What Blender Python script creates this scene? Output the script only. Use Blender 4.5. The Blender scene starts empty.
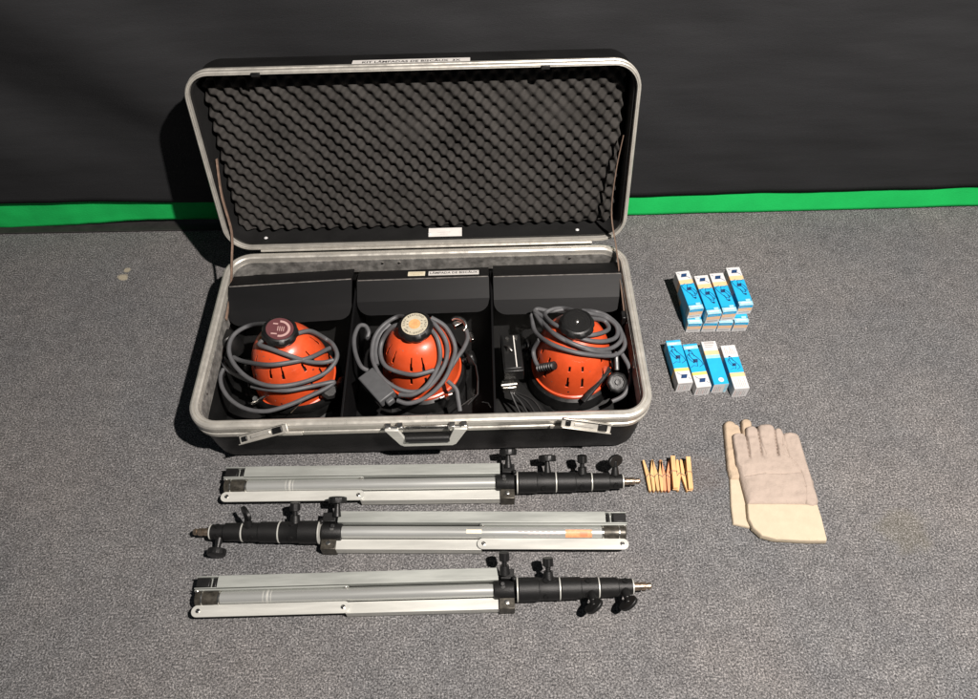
import bpy, bmesh, math, random
from mathutils import Vector, Matrix, noise
random.seed(7)
R = math.radians
sc = bpy.context.scene
col = sc.collection

# ---------------------------------------------------------------- camera, world, light
cam = bpy.data.objects.new('camera', bpy.data.cameras.new('camera')); col.objects.link(cam)
cam.data.sensor_width = 36; cam.data.lens = 36*740/978
cam.data.clip_start = .05; cam.data.clip_end = 50
cam.location = (0, 0, 1.45)
cam.rotation_mode = 'XYZ'
cam.rotation_euler = (Matrix.Rotation(R(90-53.8), 4, 'X') @ Matrix.Rotation(R(-1.5), 4, 'Z')).to_euler()
sc.camera = cam

w = bpy.data.worlds.new('World'); sc.world = w; w.use_nodes = True
w.node_tree.nodes['Background'].inputs[0].default_value = (.75, .88, 1.0, 1)
w.node_tree.nodes['Background'].inputs[1].default_value = .06

def lamp(name, loc, target, watts, radius, colr, spot=None):
    if spot:
        d = bpy.data.lights.new(name, 'SPOT'); d.spot_size = R(spot); d.spot_blend = .6
    else:
        d = bpy.data.lights.new(name, 'POINT')
    d.energy = watts; d.shadow_soft_size = radius; d.color = colr
    o = bpy.data.objects.new(name, d); col.objects.link(o); o.location = loc
    o.rotation_euler = (Vector(target)-Vector(loc)).to_track_quat('-Z', 'Y').to_euler()
    return o
lamp('work_light', (.82, -.02, 2.38), (.1, .8, 0), 585, .025, (1, .925, .865), 120)

sc.view_settings.view_transform = 'Standard'; sc.view_settings.look = 'None'
sc.view_settings.exposure = 0; sc.view_settings.gamma = 1
sc.render.engine = 'CYCLES'
sc.cycles.max_bounces = 6

# ---------------------------------------------------------------- materials
def mat(name, base, rough=.5, metal=0, var=0, vscale=20, bump=0, bscale=200, spec=.5, stretch=None, rvar=0, coat=0, dark=None, detail=4):
    m = bpy.data.materials.new(name); m.use_nodes = True
    n = m.node_tree.nodes; l = m.node_tree.links; b = n['Principled BSDF']
    b.inputs['Base Color'].default_value = (*base, 1); b.inputs['Roughness'].default_value = rough
    b.inputs['Metallic'].default_value = metal; b.inputs['Specular IOR Level'].default_value = spec
    b.inputs['Coat Weight'].default_value = coat
    tc = n.new('ShaderNodeTexCoord'); mp = n.new('ShaderNodeMapping'); l.new(tc.outputs['Object'], mp.inputs[0])
    if stretch: mp.inputs['Scale'].default_value = stretch
    if var or rvar:
        t = n.new('ShaderNodeTexNoise'); t.inputs['Scale'].default_value = vscale; t.inputs['Detail'].default_value = detail
        t.inputs['Roughness'].default_value = .65
        l.new(mp.outputs[0], t.inputs['Vector'])
        r = n.new('ShaderNodeValToRGB'); l.new(t.outputs[0], r.inputs[0])
        r.color_ramp.elements[0].position = .3; r.color_ramp.elements[1].position = .7
        d = dark or tuple(c*(1-var) for c in base)
        r.color_ramp.elements[0].color = (*d, 1)
        r.color_ramp.elements[1].color = (*[min(1, c*(1+var*.6)) for c in base], 1)
        if var: l.new(r.outputs[0], b.inputs['Base Color'])
        if rvar:
            mr = n.new('ShaderNodeMapRange'); l.new(t.outputs[0], mr.inputs[0])
            mr.inputs[1].default_value = .3; mr.inputs[2].default_value = .7
            mr.inputs[3].default_value = max(0, rough-rvar); mr.inputs[4].default_value = min(1, rough+rvar)
            l.new(mr.outputs[0], b.inputs['Roughness'])
    if bump:
        t2 = n.new('ShaderNodeTexNoise'); t2.inputs['Scale'].default_value = bscale; t2.inputs['Detail'].default_value = 3
        l.new(mp.outputs[0], t2.inputs['Vector'])
        bp = n.new('ShaderNodeBump'); bp.inputs['Strength'].default_value = bump; bp.inputs['Distance'].default_value = .002
        l.new(t2.outputs[0], bp.inputs['Height']); l.new(bp.outputs[0], b.inputs['Normal'])
    return m

def carpet_mat():
    m = bpy.data.materials.new('carpet'); m.use_nodes = True
    n = m.node_tree.nodes; l = m.node_tree.links; b = n['Principled BSDF']
    tc = n.new('ShaderNodeTexCoord')
    def noi(s, d, rg=.6, vec=None):
        t = n.new('ShaderNodeTexNoise'); t.inputs['Scale'].default_value = s; t.inputs['Detail'].default_value = d
        t.inputs['Roughness'].default_value = rg; l.new(vec or tc.outputs['Object'], t.inputs['Vector']); return t.outputs[0]
    def ramp(src, stops):
        r = n.new('ShaderNodeValToRGB'); l.new(src, r.inputs[0])
        e = r.color_ramp.elements
        e[0].position, e[0].color = stops[0][0], (*stops[0][1], 1)
        e[1].position, e[1].color = stops[-1][0], (*stops[-1][1], 1)
        for p_, c_ in stops[1:-1]:
            x = e.new(p_); x.color = (*c_, 1)
        return r.outputs[0]
    def mix(a, c, f, mode='MULTIPLY'):
        x = n.new('ShaderNodeMixRGB'); x.blend_type = mode; l.new(a, x.inputs[1]); l.new(c, x.inputs[2])
        if isinstance(f, float): x.inputs[0].default_value = f
        else: l.new(f, x.inputs[0])
        return x.outputs[0]
    fine = noi(285, 3, .8)
    base = ramp(fine, [(.335, (.018, .018, .019)), (.47, (.110, .109, .110)), (.55, (.185, .182, .181)), (.69, (.44, .43, .425))])
    big = ramp(noi(2.3, 4, .6), [(.35, (.86, .88, .9)), (.65, (1.05, 1.02, 1.0))])
    base = mix(base, big, 1.0)
    mid = ramp(noi(38, 3, .6), [(.3, (.82, .82, .82)), (.7, (1.15, 1.15, 1.15))])
    base = mix(base, mid, 1.0)
    fib = n.new('ShaderNodeMapping'); l.new(tc.outputs['Object'], fib.inputs[0]); fib.inputs['Scale'].default_value = (1, .35, 1); fib.inputs['Rotation'].default_value = (0, 0, .5)
    base = mix(base, ramp(noi(120, 4, .7, fib.outputs[0]), [(.35, (.90, .90, .90)), (.65, (1.08, 1.08, 1.08))]), 1.0)
    base = mix(base, ramp(noi(7.5, 5, .65), [(.35, (.90, .90, .91)), (.65, (1.05, 1.045, 1.04))]), 1.0)
    lint = n.new('ShaderNodeTexVoronoi'); lint.inputs['Scale'].default_value = 9; l.new(tc.outputs['Object'], lint.inputs['Vector'])
    lr = n.new('ShaderNodeMapRange'); l.new(lint.outputs['Distance'], lr.inputs[0]); lr.inputs[1].default_value = .012; lr.inputs[2].default_value = .02; lr.inputs[3].default_value = .7; lr.inputs[4].default_value = 0
    lm = n.new('ShaderNodeMixRGB'); l.new(lr.outputs[0], lm.inputs[0]); l.new(base, lm.inputs[1]); lm.inputs[2].default_value = (.5, .48, .45, 1); base = lm.outputs[0]
    # dried pale stain beside the case, a reddish and a dull one on the right, each with a shape of its own
    def spot(cx, cy, r, col_, base, strength, nz):
        v = n.new('ShaderNodeVectorMath'); v.operation = 'DISTANCE'
        nn = n.new('ShaderNodeTexNoise'); nn.inputs['Scale'].default_value = nz; l.new(tc.outputs['Object'], nn.inputs['Vector'])
        vs = n.new('ShaderNodeVectorMath'); vs.operation = 'MULTIPLY_ADD'
        l.new(nn.outputs[1], vs.inputs[0]); vs.inputs[1].default_value = (r*1.6, r*1.6, 0)
        l.new(tc.outputs['Object'], vs.inputs[2])
        l.new(vs.outputs[0], v.inputs[0]); v.inputs[1].default_value = (cx+r*.8, cy+r*.8, 0)
        mr = n.new('ShaderNodeMapRange'); l.new(v.outputs['Value'], mr.inputs[0])
        mr.inputs[1].default_value = r*.7; mr.inputs[2].default_value = r*1.1
        mr.inputs[3].default_value = strength; mr.inputs[4].default_value = 0
        x = n.new('ShaderNodeMixRGB'); l.new(mr.outputs[0], x.inputs[0]); l.new(base, x.inputs[1]); x.inputs[2].default_value = (*col_, 1)
        return x.outputs[0]
    base = spot(-.962, 1.330, .014, (.42, .37, .27), base, .8, 30)
    base = spot(-.957, 1.356, .010, (.42, .37, .27), base, .7, 40)
    base = spot(.835, .58, .05, (.15, .13, .06), base, .16, 14)
    base = spot(.45, .72, .05, (.2, .12, .08), base, .09, 20)
    base = spot(.10, 1.02, .05, (.2, .12, .08), base, .22, 20)
    l.new(base, b.inputs['Base Color'])
    b.inputs['Roughness'].default_value = .95; b.inputs['Specular IOR Level'].default_value = .15
    bp = n.new('ShaderNodeBump'); bp.inputs['Strength'].default_value = .7; bp.inputs['Distance'].default_value = .004
    l.new(noi(260, 3, .7), bp.inputs['Height']); l.new(bp.outputs[0], b.inputs['Normal'])
    return m

M = dict(
 carpet=carpet_mat(),
 curtain=mat('curtain_cloth', (.0175, .018, .0195), .8, var=.18, vscale=16, bump=.35, bscale=500, spec=.25, stretch=(.25, 1, 2.2), detail=6),
 green=mat('green_cloth', (.010, .40, .085), .85, var=.12, vscale=9, bump=.3, bscale=260, spec=.15),
 trim=mat('black_trim', (.018, .017, .016), .7, var=.4, vscale=30),
 shell=mat('case_shell', (.007, .007, .007), .45, spec=.3, var=.35, vscale=9, bump=.25, bscale=900, rvar=.12),
 inner=mat('case_inside', (.006, .006, .006), .65, var=.5, vscale=18, bump=.2, bscale=300),
 alu=mat('rim_aluminium', (.53, .51, .46), .36, metal=.5, var=.12, vscale=40, bump=.12, bscale=60, rvar=.12),
 aluin=mat('inner_aluminium', (.34, .33, .31), .5, metal=.6, var=.5, vscale=55, detail=6, rvar=.15),
 foam=mat('foam', (.041, .0385, .036), .95, var=.35, vscale=14, bump=.5, bscale=420, spec=.1),
 board=mat('black_board', (.0048, .0048, .0052), .5, var=.3, vscale=9, bump=.04, bscale=60, spec=.18, stretch=(.4, 1, 3)),
 edge=mat('wear_and_highlight', (.16, .15, .14), .45, var=.6, vscale=60),  # worn paint chips on the lamps, and the painted highlight on flap creases
 label=mat('paper_label', (.62, .60, .57), .6, var=.10, vscale=60),
 ink=mat('ink', (.02, .02, .02), .6),
 creamlab=mat('cream_label', (.72, .66, .50), .6, var=.12, vscale=70),
 brass=mat('gold_ink', (.35, .24, .08), .5),
 orange=mat('orange_paint', (.62, .075, .019), .38, var=.16, vscale=30, bump=.06, bscale=350, rvar=.08, coat=.25),
 black=mat('black_plastic', (.008, .008, .008), .42, spec=.4, var=.3, vscale=60, bump=.15, bscale=500),
 blackm=mat('black_metal', (.012, .012, .012), .38, metal=.3, var=.35, vscale=50, rvar=.12),
 cable=mat('grey_rubber', (.082, .083, .087), .55, var=.16, vscale=60, bump=.1, bscale=500),
 chrome=mat('chrome', (.70, .68, .64), .25, metal=1, var=.25, vscale=60, rvar=.1),
 anod=mat('anodised_aluminium', (.37, .385, .36), .42, metal=.35, var=.22, vscale=30, stretch=(.15, 1.5, 1.5), bump=.06, bscale=300, rvar=.08),
 bright=mat('bright_aluminium', (.56, .56, .52), .40, metal=.3, var=.16, vscale=30, stretch=(.15, 1.5, 1.5), rvar=.08),
 tube=mat('tube_aluminium', (.52, .53, .51), .30, metal=.6, var=.08, vscale=20, stretch=(.1, 1.5, 1.5), rvar=.06),
 castg=mat('cast_black', (.0085, .0085, .0085), .48, metal=.1, var=.25, vscale=120, bump=.25, bscale=700, spec=.35),
 fray=mat('dark_casting', (.075, .068, .055), .4, metal=.5, var=.7, vscale=90),
 brassy=mat('worn_steel', (.42, .33, .25), .3, metal=.9, var=.35, vscale=100, rvar=.1),
 cardw=mat('white_card', (.60, .60, .60), .5, var=.05, vscale=60),
 cardb=mat('blue_card', (.015, .38, .68), .45, var=.08, vscale=40),
 cardd=mat('deep_blue_card', (.010, .26, .42), .45, var=.1, vscale=60),
 cardl=mat('pale_blue_card', (.33, .60, .72), .45, var=.25, vscale=120),
 cardo=mat('orange_card', (.80, .50, .27), .5, var=.06, vscale=60),
 cardy=mat('yellow_card', (.82, .56, .16), .5, var=.06, vscale=60),
 navy=mat('navy_ink', (.012, .045, .13), .5),
 greyp=mat('grey_print', (.33, .30, .29), .6),
 pinkp=mat('pink_print', (.55, .30, .26), .6),
 leather=mat('glove_leather', (.36, .295, .25), .9, var=.10, vscale=28, bump=.5, bscale=260, spec=.15),
 leather2=mat('glove_leather_tan', (.42, .33, .24), .9, var=.12, vscale=28, bump=.5, bscale=260, spec=.15),
 canvas=mat('glove_canvas', (.48, .405, .30), .9, var=.05, vscale=40, bump=.55, bscale=600, spec=.12),
 seam=mat('glove_seam', (.30, .235, .19), .9),
 wood=mat('peg_wood', (.62, .37, .16), .6, var=.28, vscale=40, stretch=(1.5, .25, 1.5), bump=.15, bscale=200),
 wood2=mat('peg_wood_red', (.62, .27, .13), .6, var=.3, vscale=40, stretch=(1.5, .25, 1.5), bump=.15, bscale=200),
 spring=mat('spring_wire', (.5, .45, .38), .35, metal=.9),
 strap=mat('strap_leather', (.20, .135, .10), .7, var=.4, vscale=60),
 dialr=mat('dial_print', (.10, .035, .038), .4), dialp=mat('dial_pink', (.42, .27, .25), .45),
 dialc=mat('dial_cream', (.46, .42, .32), .45, var=.15, vscale=90), dialo=mat('dial_tan', (.62, .33, .14), .45, var=.3, vscale=90),
 stick=mat('orange_sticker', (.72, .30, .14), .5, var=.3, vscale=120),
)

# ---------------------------------------------------------------- mesh helpers
CR = .0048
class MB:
    def __init__(s): s.v = []; s.f = []; s.mi = []
    def add(s, vs, fs, mi=0):
        k = len(s.v); s.v += [tuple(v) for v in vs]; s.f += [tuple(i+k for i in f) for f in fs]; s.mi += [mi]*len(fs); return s
    def box(s, c, size, rot=None, mi=0):
        c = Vector(c); vs = []
        for z in (-.5, .5):
            for y in (-.5, .5):
                for x in (-.5, .5):
                    p = Vector((x*size[0], y*size[1], z*size[2]))
                    if rot: p = rot @ p
                    vs.append(c+p)
        return s.add(vs, [(0, 2, 3, 1), (4, 5, 7, 6), (0, 1, 5, 4), (2, 6, 7, 3), (0, 4, 6, 2), (1, 3, 7, 5)], mi)
    def loft(s, loops, closed_prof=False, cap0=False, cap1=False, mi=0):
        k = len(loops[0]); vs = [p for L in loops for p in L]; fs = []
        nl = len(loops)
        for a in range(nl if closed_prof else nl-1):
            b = (a+1) % nl
            for i in range(k):
                j = (i+1) % k; fs.append((a*k+i, a*k+j, b*k+j, b*k+i))
        if cap0: fs.append(tuple(range(k))[::-1])
        if cap1: fs.append(tuple((nl-1)*k+i for i in range(k)))
        return s.add(vs, fs, mi)
    def lathe(s, prof, o=(0, 0, 0), axis=(0, 0, 1), n=32, mi=0, cap0=True, cap1=True, rfun=None):
        o = Vector(o); ax = Vector(axis).normalized()
        u = ax.orthogonal().normalized(); v = ax.cross(u)
        loops = []
        for r, h in prof:
            L = []
            for i in range(n):
                a = 2*math.pi*i/n; rr = r*(rfun(a, h) if rfun else 1)
                L.append(o+ax*h+(u*math.cos(a)+v*math.sin(a))*rr)
            loops.append(L)
        return s.loft(loops, cap0=cap0, cap1=cap1, mi=mi)
    def cyl(s, a, b, r, r2=None, n=20, mi=0):
        a = Vector(a); b = Vector(b); h = (b-a).length
        return s.lathe([(r, 0), (r if r2 is None else r2, h)], a, b-a, n, mi)
    def tube(s, pts, r, n=10, mi=0, sub=8, closed=False, flat=None):
        P_ = [Vector(p) for p in pts]; out = []
        if r == CR: P_ = [p+Vector((noise.noise(p*40), noise.noise(p*40+Vector((9, 0, 0))), .3*noise.noise(p*30)+.3))*.0035 for p in P_]
        m = len(P_)
        if sub > 1:
            for i in range(m-1 if not closed else m):
                g = lambda k: P_[k % m] if closed else P_[max(0, min(m-1, k))]
                p0, p1, p2, p3 = g(i-1), g(i), g(i+1), g(i+2)
                for q in range(sub):
                    t = q/sub
                    out.append(.5*((2*p1)+(p2-p0)*t+(2*p0-5*p1+4*p2-p3)*t*t+(3*p1-p0-3*p2+p3)*t**3))
            if not closed: out.append(P_[-1])
        else: out = P_
        loops = []; up = Vector((0, 0, 1)); pn = None
        for i, p in enumerate(out):
            if closed: t = out[(i+1) % len(out)]-out[i-1]
            else: t = out[min(i+1, len(out)-1)]-out[max(i-1, 0)]
            if t.length < 1e-9: t = Vector((1, 0, 0))
            t.normalize()
            if pn is None: nrm = t.orthogonal() if abs(t.z) > .95 else t.cross(up)
            else: nrm = pn-t*pn.dot(t)
            nrm.normalize(); pn = nrm; bn = t.cross(nrm)
            L = []
            for k in range(n):
                a = 2*math.pi*k/n
                rr, r2 = (r, r) if not flat else flat
                L.append(p+nrm*math.cos(a)*rr+bn*math.sin(a)*r2)
            loops.append(L)
        return s.loft(loops, closed_prof=closed, cap0=not closed, cap1=not closed, mi=mi)
    def build_split(s, name, m, parent, **k):
        par = list(range(len(s.v)))
        def fd(a):
            while par[a] != a: par[a] = par[par[a]]; a = par[a]
            return a
        for f in s.f:
            for q in f[1:]: par[fd(q)] = fd(f[0])
        groups = {}
        for f, mi in zip(s.f, s.mi): groups.setdefault(fd(f[0]), []).append((f, mi))
        out = []
        for g in groups.values():
            mp = {}; b = MB()
            for f, mi in g:
                for q in f:
                    if q not in mp: mp[q] = len(b.v); b.v.append(s.v[q])
                b.f.append(tuple(mp[q] for q in f)); b.mi.append(mi)
            out.append(b.build(name, m, parent, **k))
        return out
    def prism(s, poly, z0, z1, T=None, mi=0):
        k = len(poly); vs = [Vector((x, y, z)) for z in (z0, z1) for x, y in poly]
        if T is not None: vs = [T @ v for v in vs]
        fs = [tuple(range(k))[::-1], tuple(range(k, 2*k))]+[(i, (i+1) % k, k+(i+1) % k, k+i) for i in range(k)]
        return s.add(vs, fs, mi)
    def text(s, body, size, T, mi=0, sx=1.0):
        c = bpy.data.curves.new('t', 'FONT'); c.body = body; c.size = size; c.align_x = 'CENTER'; c.align_y = 'CENTER'
        c.resolution_u = 2; c.offset = size*.012
        o = bpy.data.objects.new('t', c); col.objects.link(o)
        dg = bpy.context.evaluated_depsgraph_get(); me = bpy.data.meshes.new_from_object(o.evaluated_get(dg))
        s.add([T @ Vector((v.co.x*sx, v.co.y, v.co.z)) for v in me.vertices], [tuple(p.vertices) for p in me.polygons], mi)
        bpy.data.objects.remove(o); bpy.data.meshes.remove(me); bpy.data.curves.remove(c)
        return s
    def tf(s, T): s.v = [tuple(T @ Vector(v)) for v in s.v]; return s
    def build(s, name, mats, parent=None, bevel=0, smooth=35, seg=2, loc=None, label=None, solid=0, fixn=True):
        me = bpy.data.meshes.new(name)
        if loc is not None:
            L = Vector(loc); me.from_pydata([tuple(Vector(v)-L) for v in s.v], [], s.f)
        else: me.from_pydata(s.v, [], s.f)
        if not isinstance(mats, (list, tuple)): mats = [mats]
        for m in mats: me.materials.append(m)
        for p, i in zip(me.polygons, s.mi): p.material_index = i
        me.update()
        if fixn:
            b = bmesh.new(); b.from_mesh(me); bmesh.ops.recalc_face_normals(b, faces=b.faces); b.to_mesh(me); b.free()
        if smooth:
            for p in me.polygons: p.use_smooth = True
            me.set_sharp_from_angle(angle=R(smooth))
        o = bpy.data.objects.new(name, me); col.objects.link(o)
        if loc is not None: o.location = loc
        if parent:
            o.parent = parent
            if loc is None: o.matrix_parent_inverse = parent_inv(parent)
            else: o.matrix_parent_inverse = parent_inv(parent)
        if solid:
            md = o.modifiers.new('solid', 'SOLIDIFY'); md.thickness = solid; md.offset = 0
        if bevel:
            md = o.modifiers.new('bevel', 'BEVEL'); md.width = bevel; md.segments = seg; md.limit_method = 'ANGLE'; md.angle_limit = R(40)
        if label: o['label'] = label
        return o
def world_matrix(o):
    m = o.matrix_basis.copy()
    if o.parent: m = world_matrix(o.parent) @ o.matrix_parent_inverse @ m
    return m
def parent_inv(p): return world_matrix(p).inverted()
def empty(name, loc, label, cat, group=None, rz=0):
    o = bpy.data.objects.new(name, None); col.objects.link(o); o.location = loc; o.rotation_euler.z = rz
    o.empty_display_size = .05
    tag(o, label, cat, group); return o
def tag(o, label, cat, group=None):
    o['label'] = label; o['category'] = cat
    if group: o['group'] = group
    return o
def frame(o, x, y, z=None):
    x = Vector(x).normalized(); y = Vector(y); y = (y-x*y.dot(x)).normalized(); z = x.cross(y)
    m = Matrix((x, y, z)).transposed().to_4x4(); m.translation = Vector(o); return m
def rrect(x0, x1, y0, y1, r, n=10):
    o = []
    for cx, cy, a0 in ((x1-r, y1-r, 0), (x0+r, y1-r, 90), (x0+r, y0+r, 180), (x1-r, y0+r, 270)):
        for i in range(n+1):
            a = R(a0+90*i/n); o.append((cx+r*math.cos(a), cy+r*math.sin(a)))
    return o
def loop3(x0, x1, y0, y1, r, off, z, T=None, n=10):
    L = [Vector((x, y, z)) for x, y in rrect(x0-off, x1+off, y0-off, y1+off, max(.004, r+off), n)]
    return [T @ p for p in L] if T is not None else L

# ---------------------------------------------------------------- setting: carpet, trim, cloths
mb = MB(); mb.add([(-6, -4, 0), (6, -4, 0), (6, 3, 0), (-6, 3, 0)], [(0, 1, 2, 3)])
fl = mb.build('floor', M['carpet']); fl['kind'] = 'structure'
mb = MB(); mb.box((-1.7, 1.56, .0025), (2.6, .11, .005), Matrix.Rotation(R(-.6), 3, 'Z'))
st = mb.build('floor_strip', M['trim'], bevel=.001); st['kind'] = 'structure'

def cloth(name, x0, x1, nx, nz, fn, m, label, cat, thick):
    mb = MB(); vs = [fn(x0+(x1-x0)*i/nx, j/nz) for j in range(nz+1) for i in range(nx+1)]
    fs = [(j*(nx+1)+i, j*(nx+1)+i+1, (j+1)*(nx+1)+i+1, (j+1)*(nx+1)+i) for j in range(nz) for i in range(nx)]
    mb.add(vs, fs); o = mb.build(name, m, smooth=80, solid=thick); tag(o, label, cat); return o
def N(x, y, z=0): return noise.noise(Vector((x, y, z)))
def curt(x, t):
    z = .066+.033*max(0, min(1, (-x-.3)/.8))+t*1.5
    fade = min(1, .15+t*3)
    y = 1.516+.005*N(x*1.6, z*.5)*fade+.020*N(x*2+z*2.2, z*1.2-x*.5, 3)*min(1, t*5)+.007*N(x*3.5-z*4, z*3.5+x, 17)*min(1, t*8)+.0035*N(x*7+z*6, z*9, 7)
    if x > .33: y += .0022*N(x*3, z*26+x*4, 21)
    if x < -.35: y += .011*math.sin((x*1.0+z*1.3)*9)*min(1, (-x-.35)*2)*min(1, t*6)*(.5+N(x*1.3+5, z*1.3, 1))*1.5
    y += .05*max(0, t-.25)
    z += .0018*N(x*5, 1.3)+.0012*N(x*19, 2.2)
    return (x, y, z)
cloth('black_curtain', -2.6, 2.6, 320, 90, curt, M['curtain'], 'black cloth backdrop curtain hanging behind the open case above a green band', 'curtain', .0012)
def grn(x, t):
    lift = .001 + (.019*math.exp(-((x+.90)/.24)**2) if x < -.4 else 0) + .003*N(x*3.1, 4)
    if x > 0: lift = .003+.005*max(0, N(x*4.2, 9))
    z = max(.001, lift)+t*.17
    y = 1.524 if x < -.4 else 1.524-.015*min(1, (x+.4)*2)
    y += .016*min(1, t*2.2) if x > -.2 else .006*min(1, t*2.2)+.004*N(x*6, t*2, 2)+.0018*N(x*23, t*5, 5)
    return (x, y, z)
cloth('green_cloth', -2.6, 2.6, 400, 22, grn, M['green'], 'bright green screen cloth showing as a band under the black curtain hem', 'cloth', .001)

# ---------------------------------------------------------------- the case
CX0, CX1, CY0, CY1 = -.619, .332, .765, 1.245
case = empty('equipment_case', (-.147, 1.0, 0), 'large black hard case with silver rims standing open, holding three orange lamps', 'case')
RZ = .165; RAD = .062
def base_loop(off, z, r=RAD): return loop3(CX0, CX1, CY0, CY1, r, off, z)
mb = MB()
prof = [(-.045, .001), (-.030, .003), (-.021, .009), (-.016, .020), (-.012, .05), (-.006, .130), (-.012, .130), (-.020, .010)]
mb.loft([base_loop(o, z) for o, z in prof], cap0=True, cap1=True)
shell = mb.build('base_shell', [M['shell']], case, smooth=40)
mb = MB()
prof = [(-.002, .126), (.001, .127), (.002, .138), (-.001, .1400), (-.007, .1408), (-.007, .1440), (.001, .1450), (.002, .158), (0, .163), (-.004, .1655), (-.0075, .1655), (-.0082, .1640), (-.0090, .1655),
        (-.013, .1655), (-.0165, .163), (-.017, .158), (-.018, .150), (-.0155, .126)]
mb.loft([base_loop(o, z) for o, z in prof], closed_prof=True)
mb.build('rim', M['alu'], shell, smooth=25)
mb = MB()
mb.loft([base_loop(o, z) for o, z in [(-.0185, .151), (-.0200, .151), (-.0215, .112), (-.0195, .112)]], closed_prof=True)
mb.build('inner_rim', M['aluin'], shell)
# screws along the inner rim
mb = MB()
for x, y, dx, dy in [(-.598, .86, 1, 0), (-.598, 1.06, 1, 0), (.310, 1.02, -1, 0), (.310, .9, -1, 0), (-.25, 1.223, 0, -1), (-.21, 1.223, 0, -1), (.2, 1.223, 0, -1)]:
    mb.lathe([(.003, 0), (.0028, .001), (.0015, .0018)], (x, y, .142), (dx, dy, 0), 10)
mb.build_split('screw', M['chrome'], shell)
# dividers
for x in (-.307, .009):
    mb = MB(); mb.box((x, .985, .078), (.005, .40, .135))
    mb.build('divider', M['board'], shell, bevel=.001)
# padded floor and grey board at the right divider
# flaps: bent black boards covering the rear pockets
def flap(x0, x1, sec, skew=0):
    mb = MB(); n = 10; r = .03
    # section points (y,z): top edge, crease, lower edge with rounded corners
    (ya, za), (yb, zb), (yd, zd), (yc, zc) = sec
    L1_ = math.hypot(yb-yd, zb-zd); L = L1_+math.hypot(yd-yc, zd-zc); xm = (x0+x1)/2
    def low(x):
        e = min(x-x0, x1-x)
        return L if e >= r else L-r+math.sqrt(max(0, r*r-(r-e)**2))
    xs_ = [x0+r*(1-math.cos(R(q))) for q in range(0, 91, 15)]; xs_ += [x1-(x-x0) for x in xs_[::-1]]
    vs = []; fs = []
    for x in xs_:
        k_ = skew*(x-xm); l = low(x); t = (l-L1_)/(L-L1_)
        vs += [(x, ya+k_, za), (x, yb+k_, zb), (x, yd+k_, zd), (x, yd+(yc-yd)*t+k_, zd+(zc-zd)*t)]
    for i in range(len(xs_)-1):
        for k in range(3): fs.append((i*4+k, (i+1)*4+k, (i+1)*4+k+1, i*4+k+1))
    mb.add(vs, fs)
    o = mb.build('compartment_flap', M['board'], shell, smooth=0, solid=.0025)
    # pale line along the crease: ridge highlight put in as colour
    mb = MB(); mb.tube([(x0+.002, yb+skew*(x0-xm)-.0006, zb+.0008), (xm, yb-.0006, zb+.0010), (x1-.002, yb+skew*(x1-xm)-.0006, zb+.0008)], .0013, 6, sub=6)
    mb.build('crease_highlight', M['edge'], shell)
    return o
flap(-.598, -.314, [(1.190, .150), (1.148, .163), (1.095, .140), (1.068, .115)], .05)
flap(-.302, .004, [(1.190, .150), (1.151, .163), (1.107, .138), (1.085, .115)], .01)
flap(.014, .311, [(1.196, .150), (1.149, .165), (1.100, .140), (1.076, .115)], .0)
def label_on(name, c, xdir, ydir, wd, ht, m, parent, texts=(), matsx=None, label=None):
    T = frame(c, xdir, ydir); mb = MB()
    mb.prism(rrect(-wd/2, wd/2, -ht/2, ht/2, .001, 2), 0, .0005, T)
    for body, size, tx, ty, mi, sx in texts:
        mb.text(body, size, T @ Matrix.Translation((tx, ty, .0009)), mi, sx)
    return mb.build(name, [m]+(matsx or [M['ink']]), parent, smooth=0, label=label, fixn=False)
ud = Vector((0, .023, -.008)).normalized()
label_on('name_label', (-.078, 1.1705, .1583), (1, 0, 0), (0, .949, -.316), .118, .019, M['label'], shell,
         [('LÂMPADA ᴅᴇ BISCÃUX'.replace('ᴅᴇ', 'DE'), .0125, 0, 0, 1, .86)], label='white label with hand lettered capitals')
label_on('cream_label', (-.165, 1.1705, .1583), (1, 0, 0), (0, .949, -.316), .040, .019, M['creamlab'], shell,
         [('———', .011, 0, .004, 1, 1), ('————', .008, 0, -.001, 1, 1), ('——', .008, 0, -.005, 1, 1)], [M['brass']])

# lid: local x, y up the lid, z forward
LEAN = 14.5; LL = .420
ly = Vector((0, math.sin(R(LEAN)), math.cos(R(LEAN)))); lx = Vector((1, 0, 0))
TL = frame((0, 1.248, .172), lx, ly)
def lid_loop(off, z, r=RAD-.004): return loop3(CX0+.002, CX1-.002, 0, LL, r, off, z, TL)
mb = MB()
prof = [(-.012, -.010), (-.004, -.010), (-.006, -.075), (-.013, -.100), (-.024, -.110), (-.045, -.113), (-.045, -.108), (-.022, -.104), (-.015, -.09)]
mb.loft([lid_loop(o, z) for o, z in [(-.004, -.012), (-.004, -.09), (-.007, -.108), (-.014, -.119), (-.026, -.125), (-.05, -.127)]], cap1=True)
mb.loft([lid_loop(o, z) for o, z in [(-.012, -.012), (-.012, -.095), (-.018, -.108), (-.05, -.112)]], cap1=True, mi=1)
mb.loft([lid_loop(-.004, -.012), lid_loop(-.012, -.012)])
lid = mb.build('lid_shell', [M['shell'], M['inner']], case, smooth=40, fixn=False)
mb = MB()
prof = [(-.002, -.026), (.001, -.025), (.002, -.014), (-.001, -.0125), (-.001, -.011), (.001, -.0095), (.001, -.002), (-.0005, .0), (-.002, .0008), (-.0035, .0006), (-.0040, -.0010), (-.0048, .0006), (-.0065, .0008), (-.0074, -.001), (-.0077, -.026)]
mb.loft([lid_loop(o, z) for o, z in prof], closed_prof=True)
mb.build('rim', M['alu'], lid, smooth=25)
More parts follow.
